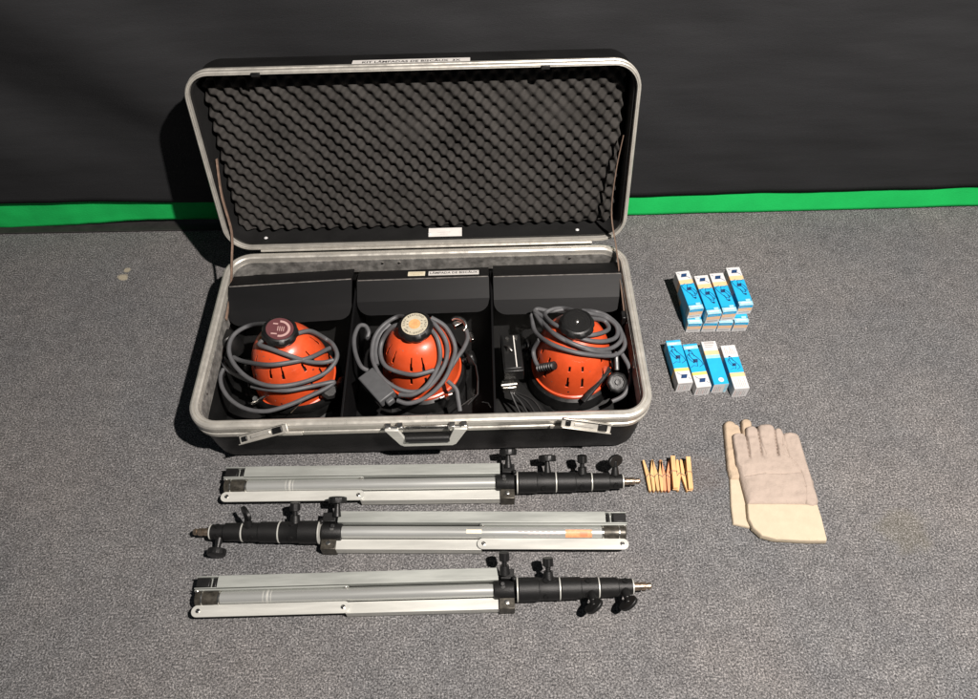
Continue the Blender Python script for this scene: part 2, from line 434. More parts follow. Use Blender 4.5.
# egg crate foam
fx0, fx1, fy0, fy1 = CX0+.020, CX1-.020, .017, LL-.018
mb = MB(); nx, ny = 470, 210
vs = []; fs = []
K = 2*math.pi/.0335
for j in range(ny+1):
    for i in range(nx+1):
        x = fx0+(fx1-fx0)*i/nx; y = fy0+(fy1-fy0)*j/ny
        wx = x+.0012*N(x*30, y*30); wy = y+.0012*N(x*30, y*30, 5)
        c = math.sin(K*wx)*math.sin(K*wy*1.0)
        h = .025*(((c+1)/2)**.62)-.015
        cr = math.exp(-(((x+.16)/.055)**2+((y-.26)/.04)**2))+math.exp(-(((x-.17)/.05)**2+((y-.29)/.035)**2))+.8*math.exp(-(((x+.40)/.03)**2+((y-.22)/.03)**2))+.9*math.exp(-(((x-.02)/.30)**2+((y-.085)/.006)**2))
        h = h*(1-.62*min(1, cr))*(1+.5*N(x*7, y*7, 8))-.002*min(1, cr)
        h += .003*N(x*4, y*4, 2)
        e = min(x-fx0, fx1-x, y-fy0, fy1-y); 
        base = -.060-.012*max(0, 1-e/.008)**2
        # rounded foam corners
        qx = max(0, .045-min(x-fx0, fx1-x)); qy = max(0, .045-min(y-fy0, fy1-y))
        if qx > 0 and qy > 0 and math.hypot(qx, qy) > .045:
            s_ = .045/math.hypot(qx, qy)
            cx_ = fx0+.045 if x < 0 - .147 else fx1-.045; cy_ = fy0+.045 if y < LL/2 else fy1-.045
            x = cx_+(x-cx_)*s_; y = cy_+(y-cy_)*s_; base = -.072; h = 0
        vs.append(TL @ Vector((x, y, base+h)))
for j in range(ny):
    for i in range(nx):
        a = j*(nx+1)+i; fs.append((a, a+1, a+nx+2, a+nx+1))
# skirt so that the sheet has thickness
ring = [i for i in range(nx+1)]+[j*(nx+1)+nx for j in range(1, ny+1)]+[ny*(nx+1)+i for i in range(nx-1, -1, -1)]+[j*(nx+1) for j in range(ny-1, 0, -1)]
k0 = len(vs)
zdir = TL.to_3x3() @ Vector((0, 0, 1))
for r_ in ring: vs.append(vs[r_]-zdir*.012)
for q in range(len(ring)):
    a, b = ring[q], ring[(q+1) % len(ring)]; fs.append((b, a, k0+q, k0+(q+1) % len(ring)))
mb.add(vs, fs); mb.build('foam_lining', M['foam'], lid, smooth=80, fixn=False)
# labels on the lid
fwd = -(TL.to_3x3() @ Vector((0, 0, 1)))
label_on('tape_label', TL @ Vector((-.146, LL+.002-.0045, -.042)), (1, 0, 0), fwd, .245, .030, M['label'], lid,
         [('KIT LÂMPADAS DE BISCÃUX  3X', .0165, 0, 0, 1, .86)], label='long white tape label on top of the lid')
label_on('white_label', TL @ Vector((-.098, .0150, -.030)), (1, 0, 0), fwd+ly*.35, .080, .032, M['label'], lid,
         [('————', .008, -.003, .003, 1, 1), ('———', .006, -.003, -.003, 1, 1)], [M['greyp']])
mb = MB()
for x in (-.53, -.135, .22):
    mb.lathe([(.0046, 0), (.0042, .0015), (.002, .003)], TL @ Vector((x, .0142, -.030)), ly, 12)
mb.build_split('screw', M['cardw'], lid)
mb = MB()
for x in (-.46, .13):
    mb.box(TL @ Vector((x, LL-.006, .003)), (.018, .008, .006), TL.to_3x3())
mb.build_split('catch_plate', M['blackm'], lid, bevel=.001)
mb = MB(); mb.cyl((CX0+.08, CY1+.004, .168), (CX1-.08, CY1+.004, .168), .0035, n=10)
mb.build('hinge', M['alu'], case)
# straps that hold the lid: left and right
for pts in ([(-0.601,1.285,0.420),(-0.620,1.292,0.330),(-0.637,1.276,0.250),(-0.647,1.242,0.180),(-0.640,1.170,0.160),(-0.618,1.069,0.155)],):
    pass
mb = MB()
mb.tube([(-.598, 1.335, .375), (-.603, 1.300, .30), (-.597, 1.262, .22), (-.601, 1.215, .175), (-.597, 1.14, .150), (-.596, 1.062, .141)], .004, 8, flat=(.0012, .0055))
mb.build('lid_strap', M['strap'], case)
mb = MB()
mb.tube([(.308, 1.335, .41), (.296, 1.300, .34), (.292, 1.262, .25), (.306, 1.215, .18), (.309, 1.14, .155), (.308, 1.03, .141)], .004, 8, flat=(.0012, .0065))
mb.build('lid_strap', M['strap'], case)
mb = MB()
mb.box((.305, 1.04, .135), (.010, .022, .03)); mb.build('strap_anchor', M['blackm'], shell, bevel=.002)
# handle
FY = CY0-.002
mb = MB(); mb.box((-.130, FY-.0015, .150), (.165, .003, .008))
for x in (-.195, -.066):
    mb.box((x-.012, FY-.006, .158), (.012, .012, .016)); mb.box((x+.012, FY-.006, .158), (.012, .012, .020))
    mb.cyl((x-.02, FY-.009, .160), (x+.02, FY-.009, .160), .0045, n=12)
h = mb.build('handle', M['chrome'], case, bevel=.001)
mb = MB()
hb = [(-.082, .014), (-.066, .014), (-.047, -.046), (-.047, -.050), (.047, -.050), (.047, -.046), (.066, .014), (.082, .014), (.060, -.056), (.054, -.060), (-.054, -.060), (-.060, -.056)]
Th = frame((-.130, FY-.014, .153), (1, 0, 0), (0, .02, 1))
hb2 = [(-.083, .010), (-.056, .010), (-.040, -.040), (.040, -.040), (.056, .010), (.083, .010), (.058, -.047), (.050, -.053), (-.050, -.053), (-.058, -.047)]
mb.prism(hb2, -.003, .003, Th)
mb.build('bail', M['bright'], h, bevel=.0012)
mb = MB(); mb.cyl(Th @ Vector((-.045, -.026, 0)), Th @ Vector((.045, -.026, 0)), .0085, n=16)
mb.build('grip', M['black'], h)
# latches hanging open
def latch(c, ang, tilt, ln=.115):
    T = Matrix.Translation(c) @ Matrix.Rotation(ang, 4, 'Y') @ Matrix.Rotation(tilt, 4, 'X')
    mb = MB()
    mb.box((0, 0, 0), (ln, .004, .020)); mb.box((0, -.005, .009), (ln, .008, .002)); mb.box((0, -.005, -.009), (ln, .008, .002))
    mb.box((ln*.32, -.004, 0), (ln*.18, .006, .012), mi=1); mb.box((-ln*.38, -.004, 0), (ln*.1, .005, .010), mi=1)
    mb.box((-ln*.05, -.003, 0), (ln*.4, .003, .006))
    mb.tf(T); mb.box((c[0]+(.045 if ang > 0 else -.045)*-1, FY-.003, .140), (.05, .004, .010))
    return mb.build('latch', [M['alu'], M['blackm']], case, bevel=.0008)
latch((-.454, .746, .166), R(-23), R(-55)); latch((.190, .746, .166), R(17), R(-45), .105)

# ---------------------------------------------------------------- lamps
def dome_profile(t, Rr, H):
    # t 0 bottom .. 1 neck ; egg shaped
    a = t*math.pi/2
    return Rr*(math.cos(a*.86)**.70), H*math.sin(a*.9)/math.sin(math.pi/2*.9)
def lamp_thing(cx, cy, label, knob_tilt, Rr, zb, dial, turn=0, H=.140, long=(.50, .72), short=(.29, .39)):
    L = empty('studio_lamp', (cx, cy, .012), label, 'lamp', 'orange lamps packed in the open case')
    # housing with real slots
    mb = MB(); na, nt = 300, 90; vs = []; fs = []
    for j in range(nt+1):
        r, h_ = dome_profile(j/nt, Rr, H)
        for i in range(na):
            a = 2*math.pi*i/na; vs.append((cx+r*math.cos(a), cy+r*math.sin(a), zb+h_))
    def slot(deg, t):
        d = (deg+turn) % 60
        # pairs of slots at 13 and 32 degrees of each 45
        for c in (19, 41):
            if long[0] < t < long[1]:
                wv = .9+1.6*(long[1]-t)/(long[1]-long[0])
                if abs(d-c) < wv*1.0: return True
            if short[0] < t < short[1] and abs(d-c) < 1.7: return True
        return False
    for j in range(nt):
        for i in range(na):
            if slot(360*(i+.5)/na, (j+.5)/nt): continue
            k = (i+1) % na; fs.append((j*na+i, j*na+k, (j+1)*na+k, (j+1)*na+i))
    mb.add(vs, fs)
    hs = mb.build('housing', M['orange'], L, smooth=50, solid=.0018, fixn=False)
    mb = MB(); mb.lathe([(Rr*.95, zb+.002), (Rr*.93, zb+H*.3), (Rr*.83, zb+H*.6), (Rr*.4, zb+H*.9)], (cx, cy, 0), n=40)
    mb.build('reflector_shell', M['inner'], hs)
    mb = MB(); mb.lathe([(Rr+.012, .014), (Rr+.014, .03), (Rr+.010, zb-.004), (Rr+.003, zb+.001), (Rr-.004, zb+.001), (Rr-.004, .014)], (cx, cy, 0), n=60)
    mb.build('front_ring', M['blackm'], L)
    mb = MB(); mb.lathe([(Rr+.0005, zb), (Rr+.004, zb+.002), (Rr+.004, zb+.008), (Rr+.0006, zb+.010)], (cx, cy, 0), n=80, cap0=False, cap1=False)
    mb.build('lower_band', M['orange'], hs, label='orange rolled lip at the foot of the dome')
    # rivets and tiny screws on the dome
    mb = MB()
    for a, t in ((-70, .12), (-100, .12), (-35, .45), (-140, .42)):
        r, h_ = dome_profile(t, Rr, H); q = Vector((math.cos(R(a)), math.sin(R(a)), .25))
        mb.lathe([(.0028, 0), (.0022, .001), (.001, .0015)], Vector((cx+r*math.cos(R(a)), cy+r*math.sin(R(a)), zb+h_)), q, 10)
    mb.build_split('rivet', M['chrome'], hs)
    # chips and scuffs worn into the paint
    mb = MB(); rs = random.Random(int(abs(cx)*1000))
    for k in range(16):
        a = rs.uniform(-150, -20); t = rs.choice([.03, .05, .16, .2, .44, .46, .8, .84])+rs.uniform(-.01, .01); r, h_ = dome_profile(t, Rr, H); r2, h2_ = dome_profile(t+.01, Rr, H)
        nrm = Vector((math.cos(R(a))*(h2_-h_), math.sin(R(a))*(h2_-h_), r-r2)).normalized(); p = Vector((cx+r*math.cos(R(a)), cy+r*math.sin(R(a)), zb+h_))+nrm*.0012
        Tc = frame(p, Vector((-math.sin(R(a)), math.cos(R(a)), rs.uniform(-.6, .6))), nrm.cross(Vector((-math.sin(R(a)), math.cos(R(a)), 0))))
        n_ = 7; mb.prism([(rs.uniform(.5, 1)*rs.choice([.0012, .0022])*math.cos(2*math.pi*i/n_), rs.uniform(.5, 1)*.0009*math.sin(2*math.pi*i/n_)) for i in range(n_)], -.0003, .0002, Tc)
    mb.build('paint_chips', M['edge'], hs, smooth=0)['kind'] = 'stuff'
    # focus knob
    ax = Vector(knob_tilt).normalized(); o = Vector((cx, cy, zb+H-.004))
    mb = MB(); mb.lathe([(.016, -.01), (.015, .012)], o, ax, 20)
    mb.lathe([(.026, .008), (.036, .012), (.0385, .019), (.037, .026), (.033, .0305), (.0295, .032), (.0285, .0305)], o, ax, 96,
             rfun=lambda a, h_: 1-.055*(abs(math.sin(a*4.5))**6 if h_ < .030 else 0))
    kn = mb.build('focus_knob', M['black'], L, smooth=26)
    T = frame(o+ax*.0308, Vector((1, 0, 0))-ax*ax.x, Vector((0, 1, 0))-ax*ax.y)
    mb = MB()
    circ = lambda r, n=40, a0=0, a1=360: [(r*math.cos(R(a0+(a1-a0)*i/n)), r*math.sin(R(a0+(a1-a0)*i/n))) for i in range(n)]
    if dial == 'red':
        mb.prism(circ(.0282), 0, .0008, T, 0)
        arc = [(.0215*math.cos(R(a)), .0215*math.sin(R(a))) for a in range(-95, 96, 10)]+[(.0165*math.cos(R(a)), .0165*math.sin(R(a))) for a in range(95, -96, -10)]
        mb.prism(arc, .0008, .0013, T, 1)
        for bx_ in ((-.010, .012, .010, .003), (-.010, -.014, .012, .003)): mb.box(T @ Vector((bx_[0], bx_[1], .001)), (bx_[2], bx_[3], .0005), T.to_3x3(), 1)
        for k in range(4): mb.box(T @ Vector((-.004+k*.004, 0, .001)), (.0016, .012, .0005), T.to_3x3(), 1)
        mats = [M['dialr'], M['dialp']]
    elif dial == 'cream':
        mb.prism(circ(.0282), 0, .0008, T, 0); mb.prism(circ(.0125), .0008, .0013, T, 1)
        word = 'FLOOD·SPOT·FOCUS·LAMP·230V·800W·'
        for k in range(30):
            a = R(90-k*12); ch = word[k % len(word)]
            mb.text(ch, .0062, T @ Matrix.Translation((.0232*math.cos(a), .0232*math.sin(a), .0013)) @ Matrix.Rotation(a-math.pi/2, 4, 'Z'), 2)
        for k in range(3):
            mb.prism([(-.017, -.0085+k*.008), (-.0135, -.0085+k*.008), (-.0135, -.0075+k*.008), (-.017, -.0075+k*.008)], .0008, .0012, T, 2)
            mb.prism([(.0135, -.0085+k*.008), (.017, -.0085+k*.008), (.017, -.0075+k*.008), (.0135, -.0075+k*.008)], .0008, .0012, T, 2)
        mats = [M['dialc'], M['dialo'], M['ink']]
    else:
        for k in range(4): mb.lathe([(.0262-.006*k, -.0002), (.0262-.006*k, .0007), (.024-.006*k, .0007), (.0236-.006*k, 0)], T.translation-ax*.0001, ax, 40, cap0=False, cap1=False)
        mb.prism(circ(.0275), -.0005, .0002, T, 0); mb.lathe([(.0045, 0), (.004, .002), (.002, .003)], T.translation, ax, 12, 1)
        mats = [M['black'], M['chrome']]
    mb.build('dial', mats, kn, smooth=30, fixn=(dial != 'cream'))
    return L, hs
def yoke(L, cx, cy, Rr, ang, zk, side, knob=True):
    # flat bar bent round the ring from pivot to pivot, with two locking knobs
    mb = MB(); pts = []
    for k in range(13):
        a = R(ang)+math.pi*k/12
        pts.append((cx+(Rr+.020)*math.cos(a), cy+(Rr+.020)*math.sin(a)*.92, .045+.03*math.sin(math.pi*k/12)))
    mb.tube(pts, .005, 8, flat=(.0022, .011), sub=3)
    y = mb.build('yoke', M['blackm'], L)
    for s in (0, 1):
        a = R(ang)+math.pi*s; d = Vector((math.cos(a), math.sin(a), .25)).normalized(); o = Vector((cx, cy, zk))+Vector((math.cos(a), math.sin(a)*.92, 0))*(Rr+.008)
        mb = MB(); mb.lathe([(.007, 0), (.006, .012), (.016, .014), (.0185, .019), (.018, .027), (.014, .030)], o, d, 40, rfun=lambda a_, h_: 1-.07*(abs(math.sin(a_*3)) ** 4 if h_ > .013 else 0))
        mb.build('yoke_knob', M['black'], L, smooth=50)
    return y
def barn_doors(L, cx, cy, Rr, rot):
    for k in range(4):
        a = R(rot+90*k); u = Vector((math.cos(a), math.sin(a), 0)); v = Vector((-u.y, u.x, 0))
        T = frame(Vector((cx, cy, .016))+u*(Rr+.004), v, u)
        mb = MB(); w_ = Rr*.62
        hgt = .030 if k % 2 else .036
        mb.prism([(-w_, 0), (w_, 0), (w_*.92, hgt), (-w_*.92, hgt)], -.001, .001, T @ Matrix.Rotation(R(24 if k % 2 else 35), 4, 'X'))
        mb.build('barn_door', M['blackm'], L, bevel=.0004)

CR = .0048
L1, h1 = lamp_thing(-.441, .955, 'orange dome lamp with dark red knob dial, leftmost of the three in the case', (.20, .0, 1), .087, .055, 'red', turn=6, H=.156)
yoke(L1, -.441, .955, .087, 165, .06, 0); barn_doors(L1, -.441, .955, .087, 20)
mb = MB()
mb.tube([(-0.437,0.968,0.220),(-0.469,0.982,0.218),(-0.524,1.024,0.165),(-0.554,1.010,0.163),(-0.568,0.987,0.160),(-0.566,0.958,0.155),(-0.550,0.928,0.150),(-0.521,0.899,0.148),(-0.488,0.880,0.148),(-0.453,0.870,0.150),(-0.414,0.875,0.146),(-0.376,0.887,0.147),(-0.344,0.909,0.150),(-0.330,0.938,0.155),(-0.338,0.968,0.158),(-0.361,0.988,0.158),(-0.381,0.972,0.202),(-0.402,0.956,0.218)], CR)
mb.tube([(-0.454,0.952,0.220),(-0.472,0.940,0.220),(-0.477,0.930,0.216),(-0.453,0.918,0.218),(-0.417,0.905,0.210),(-0.384,0.909,0.184),(-0.356,0.918,0.163),(-0.336,0.928,0.158)], CR)
mb.tube([(-0.559,0.956,0.140),(-0.531,0.936,0.150),(-0.464,0.893,0.196),(-0.418,0.894,0.198),(-0.378,0.919,0.184),(-0.348,0.967,0.150),(-0.338,0.966,0.140)], CR)
mb.tube([(-0.515,0.893,0.120),(-0.479,0.876,0.130),(-0.429,0.867,0.136),(-0.385,0.879,0.130),(-0.352,0.888,0.130),(-0.337,0.892,0.125),(-0.353,0.880,0.120),(-0.386,0.866,0.115),(-0.432,0.846,0.110),(-0.479,0.838,0.105),(-0.522,0.846,0.100),(-0.560,0.867,0.100),(-0.586,0.901,0.100),(-0.597,0.930,0.100),(-0.594,0.951,0.100)], CR)
mb.tube([(-0.605,0.989,0.090),(-0.590,0.955,0.100),(-0.554,0.926,0.110),(-0.510,0.898,0.128),(-0.482,0.879,0.146)], CR)
mb.build('power_cable', M['cable'], L1)
mb = MB()
mb.lathe([(.022, 0), (.026, .01), (.026, .045), (.020, .055)], (-0.585,1.018,0.075), (-.3, .2, 1), 24, rfun=lambda a, h_: 1+.05*math.sin(a*12))
mb.build('cable_gland', M['black'], L1)
mb = MB(); T = frame((-0.609,0.953,0.090), (.8, -.5, .1), (.2, .9, .3)); mb.box((0, 0, 0), (.034, .022, .018)); mb.tf(T); mb.build('clamp', M['blackm'], L1, bevel=.003)
mb = MB(); mb.tube([(-0.524,0.875,0.075), (-0.501,0.883,0.085), (-0.481,0.898,0.085)], .004, 8); mb.lathe([(.006, 0), (.006, .008)], (-0.515,0.884,0.080), (0, -.4, 1), 6); mb.build('wing_screw', M['chrome'], L1)
mb = MB(); mb.tube([(-0.374,0.878,0.120), (-0.400,0.859,0.110), (-0.427,0.834,0.100)], .0009, 6); mb.build('guard_wire', M['brassy'], L1)
mb = MB(); T = frame((-0.358,0.898,0.080), (.6, .6, .2), (-.6, .7, .3)); mb.lathe([(.016, -.012), (.020, -.006), (.020, .010), (.014, .015)], T.translation, (.5, -.3, 1), 8); mb.build('door_clip', M['black'], L1)

L2, h2 = lamp_thing(-.154, .972, 'orange dome lamp with round cream knob dial and boxed grey switch', (-.06, -.05, 1), .086, .055, 'cream', turn=0)
yoke(L2, -.154, .972, .086, 10, .06, 0); barn_doors(L2, -.154, .972, .086, -12)
mb = MB()
mb.tube([(-0.167,0.997,0.204),(-0.198,1.038,0.165),(-0.230,1.018,0.163),(-0.249,0.988,0.158),(-0.255,0.951,0.150),(-0.249,0.920,0.145),(-0.228,0.888,0.140),(-0.196,0.863,0.135),(-0.161,0.856,0.132),(-0.131,0.865,0.138),(-0.107,0.894,0.145),(-0.090,0.926,0.160),(-0.093,0.950,0.186),(-0.113,0.979,0.202),(-0.128,0.996,0.204)], CR)
mb.tube([(-0.184,0.984,0.204),(-0.208,0.984,0.194),(-0.231,0.977,0.162),(-0.236,0.946,0.150),(-0.222,0.917,0.147),(-0.193,0.900,0.146),(-0.157,0.890,0.152),(-0.119,0.899,0.150)], CR)
mb.tube([(-0.131,0.982,0.204),(-0.111,0.951,0.198),(-0.104,0.923,0.176),(-0.112,0.902,0.152),(-0.133,0.866,0.143),(-0.164,0.848,0.135),(-0.192,0.852,0.130)], CR)
mb.tube([(-0.124,1.002,0.202),(-0.093,0.986,0.186),(-0.073,0.956,0.160),(-0.080,0.914,0.152),(-0.101,0.874,0.143),(-0.136,0.846,0.130),(-0.171,0.835,0.125),(-0.196,0.843,0.125)], CR)
mb.tube([(-0.219,1.020,0.160),(-0.240,0.992,0.155),(-0.247,0.957,0.148),(-0.244,0.921,0.143)], CR)
mb.tube([(-0.261,1.005,0.130),(-0.274,1.013,0.120),(-0.271,1.027,0.125),(-0.279,1.040,0.130),(-0.292,1.035,0.135),(-0.300,1.004,0.135),(-0.294,0.963,0.135),(-0.278,0.928,0.135),(-0.264,0.917,0.130)], CR)
mb.tube([(-0.053,1.030,0.130),(-0.048,1.000,0.130),(-0.056,0.971,0.130),(-0.071,0.946,0.130),(-0.086,0.919,0.120)], CR)
mb.tube([(-0.089,0.891,0.120),(-0.073,0.876,0.110),(-0.068,0.859,0.100),(-0.066,0.832,0.090)], CR)
mb.build('power_cable', M['cable'], L2)
T = frame((-0.240,0.871,0.135), Vector((-0.211,0.835,0.135))-Vector((-0.273,0.911,0.135)), (.7, .6, .1))
mb = MB(); mb.box((0, 0, 0), (.082, .040, .024)); mb.box((.047, 0, 0), (.012, .018, .016)); mb.tf(T)
mb.build('inline_switch', mat('switch_grey', (.075, .077, .08), .5, var=.15, vscale=60), L2, bevel=.003)
mb = MB(); mb.tube([(-0.082,1.045,0.140),(-0.071,1.046,0.145),(-0.056,1.038,0.145),(-0.050,1.025,0.140),(-0.056,1.017,0.135)], .0045, 8)
mb.cyl((-0.042,1.011,0.130), (-0.035,0.991,0.130), .006); mb.box((-0.069,1.036,0.135), (.022, .012, .012), Matrix.Rotation(.5, 3, 'Z')); mb.build('spigot_clamp', M['chrome'], L2, bevel=.001)
mb = MB(); mb.tube([(-0.057,0.994,0.100), (-0.030,0.944,0.100), (-0.026,0.918,0.090), (-0.027,0.879,0.085), (-0.049,0.855,0.080)], .002, 6, sub=1); mb.build('guard_wire', M['blackm'], L2)
mb = MB(); mb.tube([(-0.035,0.872,0.085), (-0.060,0.854,0.082), (-0.071,0.840,0.080)], .0016, 6, sub=2); mb.tube([(-0.018,0.861,0.080), (-0.005,0.858,0.080), (0.001,0.845,0.080)], .0014, 6, sub=1); mb.build('guard_clip', M['chrome'], L2)
mb = MB(); mb.lathe([(.006, 0), (.007, .01), (.004, .016)], (-0.097,0.876,0.085), (.3, -.8, .6), 6); mb.tube([(-0.109,0.868,0.090), (-0.083,0.878,0.090)], .003, 8); mb.build('wing_screw', M['chrome'], L2)

L3, h3 = lamp_thing(.187, .968, 'orange dome lamp with plain black knob under a thick grey cable coil', (.02, -.05, 1), .087, .055, 'plain', turn=2, long=(.20, .36), short=(.45, .53))
yoke(L3, .187, .968, .087, -28, .06, 0); barn_doors(L3, .187, .968, .087, 35)
mb = MB()
mb.tube([(0.105,1.046,0.160),(0.129,1.017,0.168),(0.167,0.951,0.204),(0.205,0.932,0.202),(0.243,0.937,0.186),(0.277,0.965,0.165),(0.281,0.996,0.165),(0.258,1.016,0.168),(0.224,1.008,0.194),(0.190,1.004,0.204)], CR)
mb.tube([(0.105,1.045,0.155),(0.120,0.996,0.172),(0.158,0.934,0.202),(0.204,0.916,0.194),(0.257,0.934,0.164),(0.289,0.961,0.158),(0.289,0.996,0.158),(0.264,1.027,0.160),(0.234,1.039,0.162),(0.206,1.013,0.198)], CR)
mb.tube([(0.111,1.055,0.150),(0.099,1.048,0.147),(0.097,1.037,0.145),(0.104,0.994,0.150),(0.134,0.933,0.186),(0.178,0.909,0.190),(0.227,0.909,0.174),(0.272,0.928,0.150),(0.295,0.952,0.148),(0.294,0.983,0.150),(0.279,1.018,0.150)], CR)
mb.tube([(0.197,1.004,0.204),(0.174,1.050,0.165),(0.143,1.049,0.165),(0.128,1.032,0.166),(0.140,0.980,0.198),(0.174,0.955,0.204),(0.206,0.943,0.204),(0.236,0.950,0.196),(0.261,0.982,0.172),(0.253,1.005,0.170),(0.221,0.988,0.202)], CR)
mb.tube([(0.104,1.044,0.158),(0.112,1.051,0.160),(0.139,1.048,0.160),(0.174,1.052,0.162)], CR)
mb.tube([(0.115,1.029,0.155),(0.138,0.952,0.198),(0.175,0.924,0.200),(0.219,0.913,0.186),(0.261,0.932,0.153)], CR)
mb.tube([(0.109,0.964,0.162),(0.099,0.962,0.130),(0.099,0.941,0.120),(0.110,0.920,0.120),(0.120,0.911,0.130)], CR)
mb.tube([(0.288,0.937,0.140),(0.304,0.916,0.120),(0.308,0.894,0.100),(0.292,0.868,0.085),(0.266,0.852,0.080)], CR)
mb.build('power_cable', M['cable'], L3)
mb = MB(); c0, c1 = [Vector(q) for q in [(0.110,0.921,0.118),(0.138,0.903,0.152)]]; d = (c1-c0)
for k in range(7): 
    p = c0+d*(k/6.0); mb.lathe([(.007, -.0018), (.0098, 0), (.007, .0018)], p, d, 16)
mb.build('cable_gland', M['black'], L3)
T = frame((0.050,0.951,0.120), Vector((0.068,0.951,0.120))-Vector((0.030,0.949,0.120)), Vector((0.064,1.012,0.120))-Vector((0.039,0.890,0.120)))
mb = MB(); mb.box((0, 0, 0), (.044, .100, .034)); mb.box((-.0, 0, .018), (.038, .088, .004)); mb.tf(T)
tb = mb.build('terminal_block', M['black'], L3, bevel=.003)
mb = MB(); mb.box((.007, 0, .0215), (.0022, .084, .002)); mb.tf(T); mb.build('white_stripe', M['label'], tb)
mb = MB(); 
for x, y in ((-.006, .006),): mb.lathe([(.006, .018), (.006, .026), (.003, .030)], T @ Vector((x, y, 0)), T.to_3x3() @ Vector((0, 0, 1)), 6)
mb.tube([T @ Vector((-.013, .013, .026)), T @ Vector((-.006, .005, .029)), T @ Vector((0, -.002, .026))], .0025, 8)
mb.lathe([(.005, .0), (.004, .004)], T @ Vector((.012, .038, .019)), T.to_3x3() @ Vector((0, 0, 1)), 12); mb.lathe([(.005, .0), (.004, .004)], T @ Vector((-.008, .036, .019)), T.to_3x3() @ Vector((0, 0, 1)), 12)
mb.build('wing_nut', M['chrome'], tb)
mb = MB(); c = Vector((0.042,0.895,0.090)); mb.box(c, (.030, .022, .014), Matrix.Rotation(.1, 3, 'Z')); mb.cyl(c+Vector((-.018, -.004, .008)), c+Vector((.018, -.001, .008)), .006); mb.build('spigot_clamp', M['chrome'], L3, bevel=.001)
mb = MB()
for k in range(4): mb.tube([(0.044,0.888,0.080), (Vector((0.044,0.888,0.080))+Vector((.012+.012*k, -.03+.004*k, -.01))), (Vector((0.044,0.888,0.080))+Vector((.03+.014*k, -.07+.005*k, -.02)))], .0028, 6)
mb.build('loose_straps', M['black'], L3)
mb = MB(); a = Vector((0.266,0.925,0.105)); b = Vector((0.203,0.863,0.070)); mb.tube([a, b], .004, 8, sub=1, flat=(.007, .003)); mb.build('door_arm', M['blackm'], L3)
mb = MB(); mb.lathe([(.012, 0), (.015, .006), (.022, .008), (.0235, .011), (.0235, .018), (.021, .020), (.015, .0205), (.014, .0175), (.007, .0175), (.0065, .023), (.002, .0235)], (0.276,0.898,0.085), (.15, -.45, .9), 40, rfun=lambda a_, h_: 1-.07*(abs(math.sin(a_*4)) ** 4)); mb.build('lock_knob', M['black'], L3, smooth=50)
mb = MB(); mb.tube([(0.277,0.943,0.140), (0.277,0.909,0.120)], .006, 8, sub=1, flat=(.006, .004)); mb.build('pivot_arm', M['blackm'], L3)

# ---------------------------------------------------------------- light stands
def wheel(mb, o, d, r=.0185, stem=.022, n=36):
    mb.lathe([(.0085, -.004), (.006, stem*.55), (.0045, stem)], o, d, 16)
    mb.lathe([(.010, stem), (r*.98, stem+.0005), (r, stem+.0015), (r, stem+.011), (r*.94, stem+.0128), (r*.6, stem+.0140), (r*.2, stem+.0145)], o, d, n, rfun=lambda a, h: 1-.03*abs(math.sin(a*9)))
def wing(mb, o, d, side, w_=.019, h_=.013, stem=.020, th=.0036):
    d = Vector(d).normalized(); T = frame(o, side, d)   # x=side, y=d
    mb.lathe([(.0095, -.004), (.008, stem*.4), (.0055, stem)], o, d, 16)
    mb.lathe([(.0058, stem), (.0058, stem+.012)], o, d, 14)
    el = [(w_*math.cos(R(a)), stem+h_*.9+h_*math.sin(R(a))) for a in range(0, 360, 15)]
    mb.prism(el, -th, th, T)
